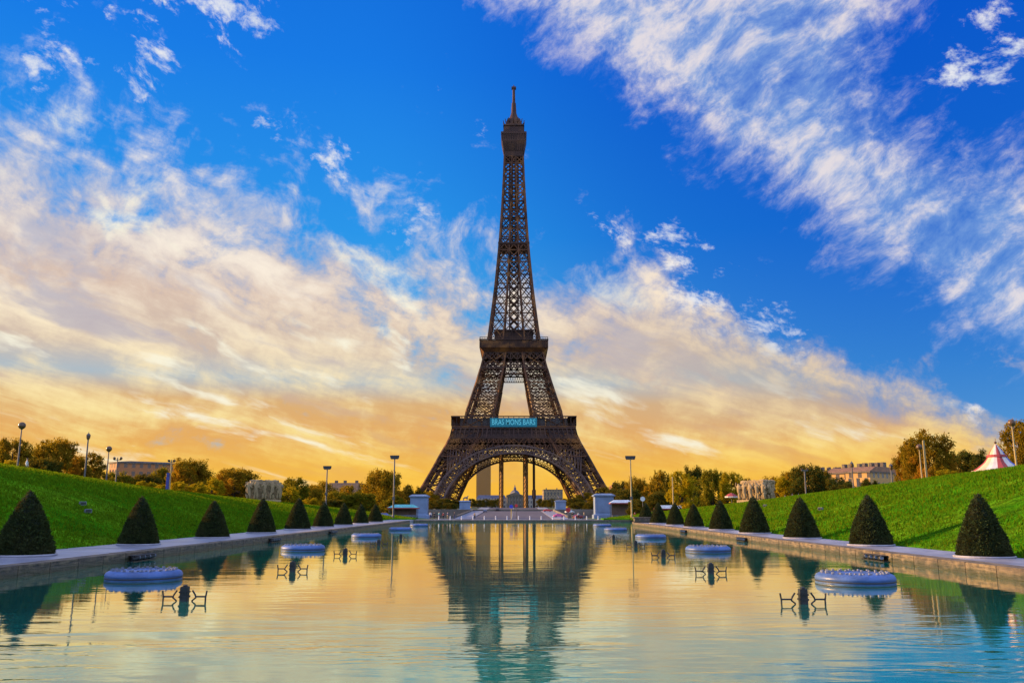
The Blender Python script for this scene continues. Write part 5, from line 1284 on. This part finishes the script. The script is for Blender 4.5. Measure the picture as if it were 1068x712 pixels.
def person(loc, rz, top, bottom, label, stride=0.18, group='people on the square'):
    o = empty('person', loc, label, 'person', group, rz)
    s = stride
    P = [(0, 0, 0.95), (0, 0, 1.2), (0, 0, 1.42), (0, 0, 1.54), (0, 0.02, 1.64), (0, 0.02, 1.73),
         (0.10, 0, 0.88), (0.11, s * 0.5, 0.48), (0.11, s, 0.08), (0.11, s + 0.16, 0.04), (-0.10, 0, 0.88), (-0.11, -s * 0.35, 0.48), (-0.11, -s, 0.10), (-0.11, -s + 0.14, 0.04),
         (0.19, 0, 1.40), (0.25, -0.05, 1.14), (0.25, 0.06, 0.90), (0.25, 0.09, 0.80), (-0.19, 0, 1.40), (-0.25, 0.05, 1.14), (-0.25, 0.14, 0.92), (-0.25, 0.17, 0.82)]
    E = [(0, 1), (1, 2), (2, 3), (3, 4), (4, 5), (0, 6), (6, 7), (7, 8), (8, 9), (0, 10), (10, 11), (11, 12), (12, 13), (2, 14), (14, 15), (15, 16), (16, 17), (2, 18), (18, 19), (19, 20), (20, 21)]
    rr = [.13, .135, .12, .055, .095, .07, .085, .062, .04, .035, .085, .062, .04, .035, .055, .044, .034, .03, .055, .044, .034, .03]
    skin('body', P, E, rr, M_SKIN, o)
    J = [0, 1, 2, 14, 15, 16, 18, 19, 20]; jm = {a: i for i, a in enumerate(J)}
    skin('jacket', [P[i] for i in J], [(jm[a], jm[c]) for a, c in E if a in jm and c in jm], [rr[i] + 0.025 for i in J], mat('cloth_' + top[0], top[1], 0.8), o)
    T = [0, 6, 7, 8, 10, 11, 12]; tm = {a: i for i, a in enumerate(T)}
    skin('trousers', [P[i] for i in T], [(tm[a], tm[c]) for a, c in E if a in tm and c in tm], [rr[i] + 0.022 for i in T], mat('cloth_' + bottom[0], bottom[1], 0.85), o)
    MB().ball((0, 0.005, 1.705), 0.108, 10, 6, 0.85).build('hair', mat('dark_hair', (0.02, 0.015, 0.01), 0.7), o, smooth=True)
M_SKIN = mat('skin', (0.45, 0.28, 0.20), 0.6, var=0.08)
NAVY, BLACK_, WHITE_, RED_, TEAL_, KHAKI = ('navy', (0.03, 0.05, 0.16)), ('black', (0.02, 0.02, 0.022)), ('white', (0.6, 0.6, 0.62)), ('red', (0.4, 0.04, 0.04)), ('teal', (0.06, 0.30, 0.36)), ('khaki', (0.25, 0.20, 0.12))
for px, Y, tp_, bt, lab, s in ((449, 200, WHITE_, NAVY, 'white jacketed person walking just right of the left pedestal', .2), (453, 214, BLACK_, BLACK_, 'person in black right beside the white jacketed walker', .05), (458, 205, TEAL_, NAVY, 'person in a teal top left of the far left pedestal', .12),
                              (462.5, 222, RED_, BLACK_, 'person in a red top between the left pedestals', .2), (467, 210, NAVY, KHAKI, 'navy jacketed person in khaki trousers between the left pedestals', .05), (474, 200, BLACK_, NAVY, 'person in a black jacket and navy trousers nearest the water on the left', .16),
                              (495, 235, KHAKI, BLACK_, 'khaki jacketed person at the left edge of the bridge road', .1), (597, 206, BLACK_, KHAKI, 'person in a black jacket and khaki trousers right of the far right pedestal', .1), (603, 216, WHITE_, BLACK_, 'white topped person in black trousers in front of the right tower leg', .2),
                              (609, 202, KHAKI, NAVY, 'khaki jacketed person left of the right pedestal', .1), (662, 215, RED_, NAVY, 'person in a red top by the right floodlight mast', .1)):
    person(sq(px, Y=Y), px * 1.7, tp_, bt, lab, s)
def bank_person(px, Y, tp_, bt, lab, s=.1):
    p = on_land(px, None, Y); p.z += 0.05; person(p, px, tp_, bt, lab, s, 'people on the banks')
bank_person(819, 175, WHITE_, NAVY, 'white topped person on the right crest just right of the golden sculpture')
bank_person(826.5, 168, RED_, BLACK_, 'red topped person on the right crest left of the T topped lamp')
bank_person(833, 168, WHITE_, BLACK_, 'white topped person in black trousers nearest the T topped lamp')
bank_person(24, 92, WHITE_, KHAKI, 'white topped person on the left crest beside the tall globe lamp')
# little lamp boxes on the slopes
def slope_box(px, py, side, label):
    d = ray(px, py); t = 30.0
    for _ in range(4000):
        q = Vector((0, 0, CAMZ)) + d * t
        if q.z <= lz(q.x, q.y): break
        t += 0.1
    o = empty('floodlight', (q.x, q.y, lz(q.x, q.y) + 0.04), label, 'floodlight', 'small floodlights on the slopes', rz=-side * 0.8)
    MB().box(-0.24, 0.24, -0.14, 0.14, 0.05, 0.34).build('housing', M_NOZ, o, bevel=0.03); MB().box(-0.2, 0.2, -0.155, -0.142, 0.09, 0.30).build('lens', M_PANE, o); MB().box(-0.06, 0.06, -0.06, 0.06, -0.1, 0.05).build('foot', M_POLE, o)
slope_box(86, 528, -1, 'pale floodlight box on the left slope, upper of the two'); slope_box(91.5, 536, -1, 'pale floodlight box on the left slope, lower of the two')
slope_box(856, 533, 1, 'pale floodlight box on the right slope left of the second cone'); slope_box(798, 529, 1, 'pale floodlight box on the right slope below the golden sculpture')
# parasol by the golden sculpture
p = on_land(763, None, 178); o = empty('parasol', p, 'red and white parasol on the grass left of the golden sculpture', 'parasol')
MB().lathe((0, 0), [(0.05, 0), (0.04, 2.5)], 8).build('pole', M_POLE, o); MB().lathe((0, 0), [(1.35, 1.85), (0.7, 2.3), (0.05, 2.55)], 8, cap=False).build('canopy', TC[0], o); MB().lathe((0, 0), [(1.37, 1.6), (1.38, 1.86)], 8, cap=False).build('valance', TC[1], o)
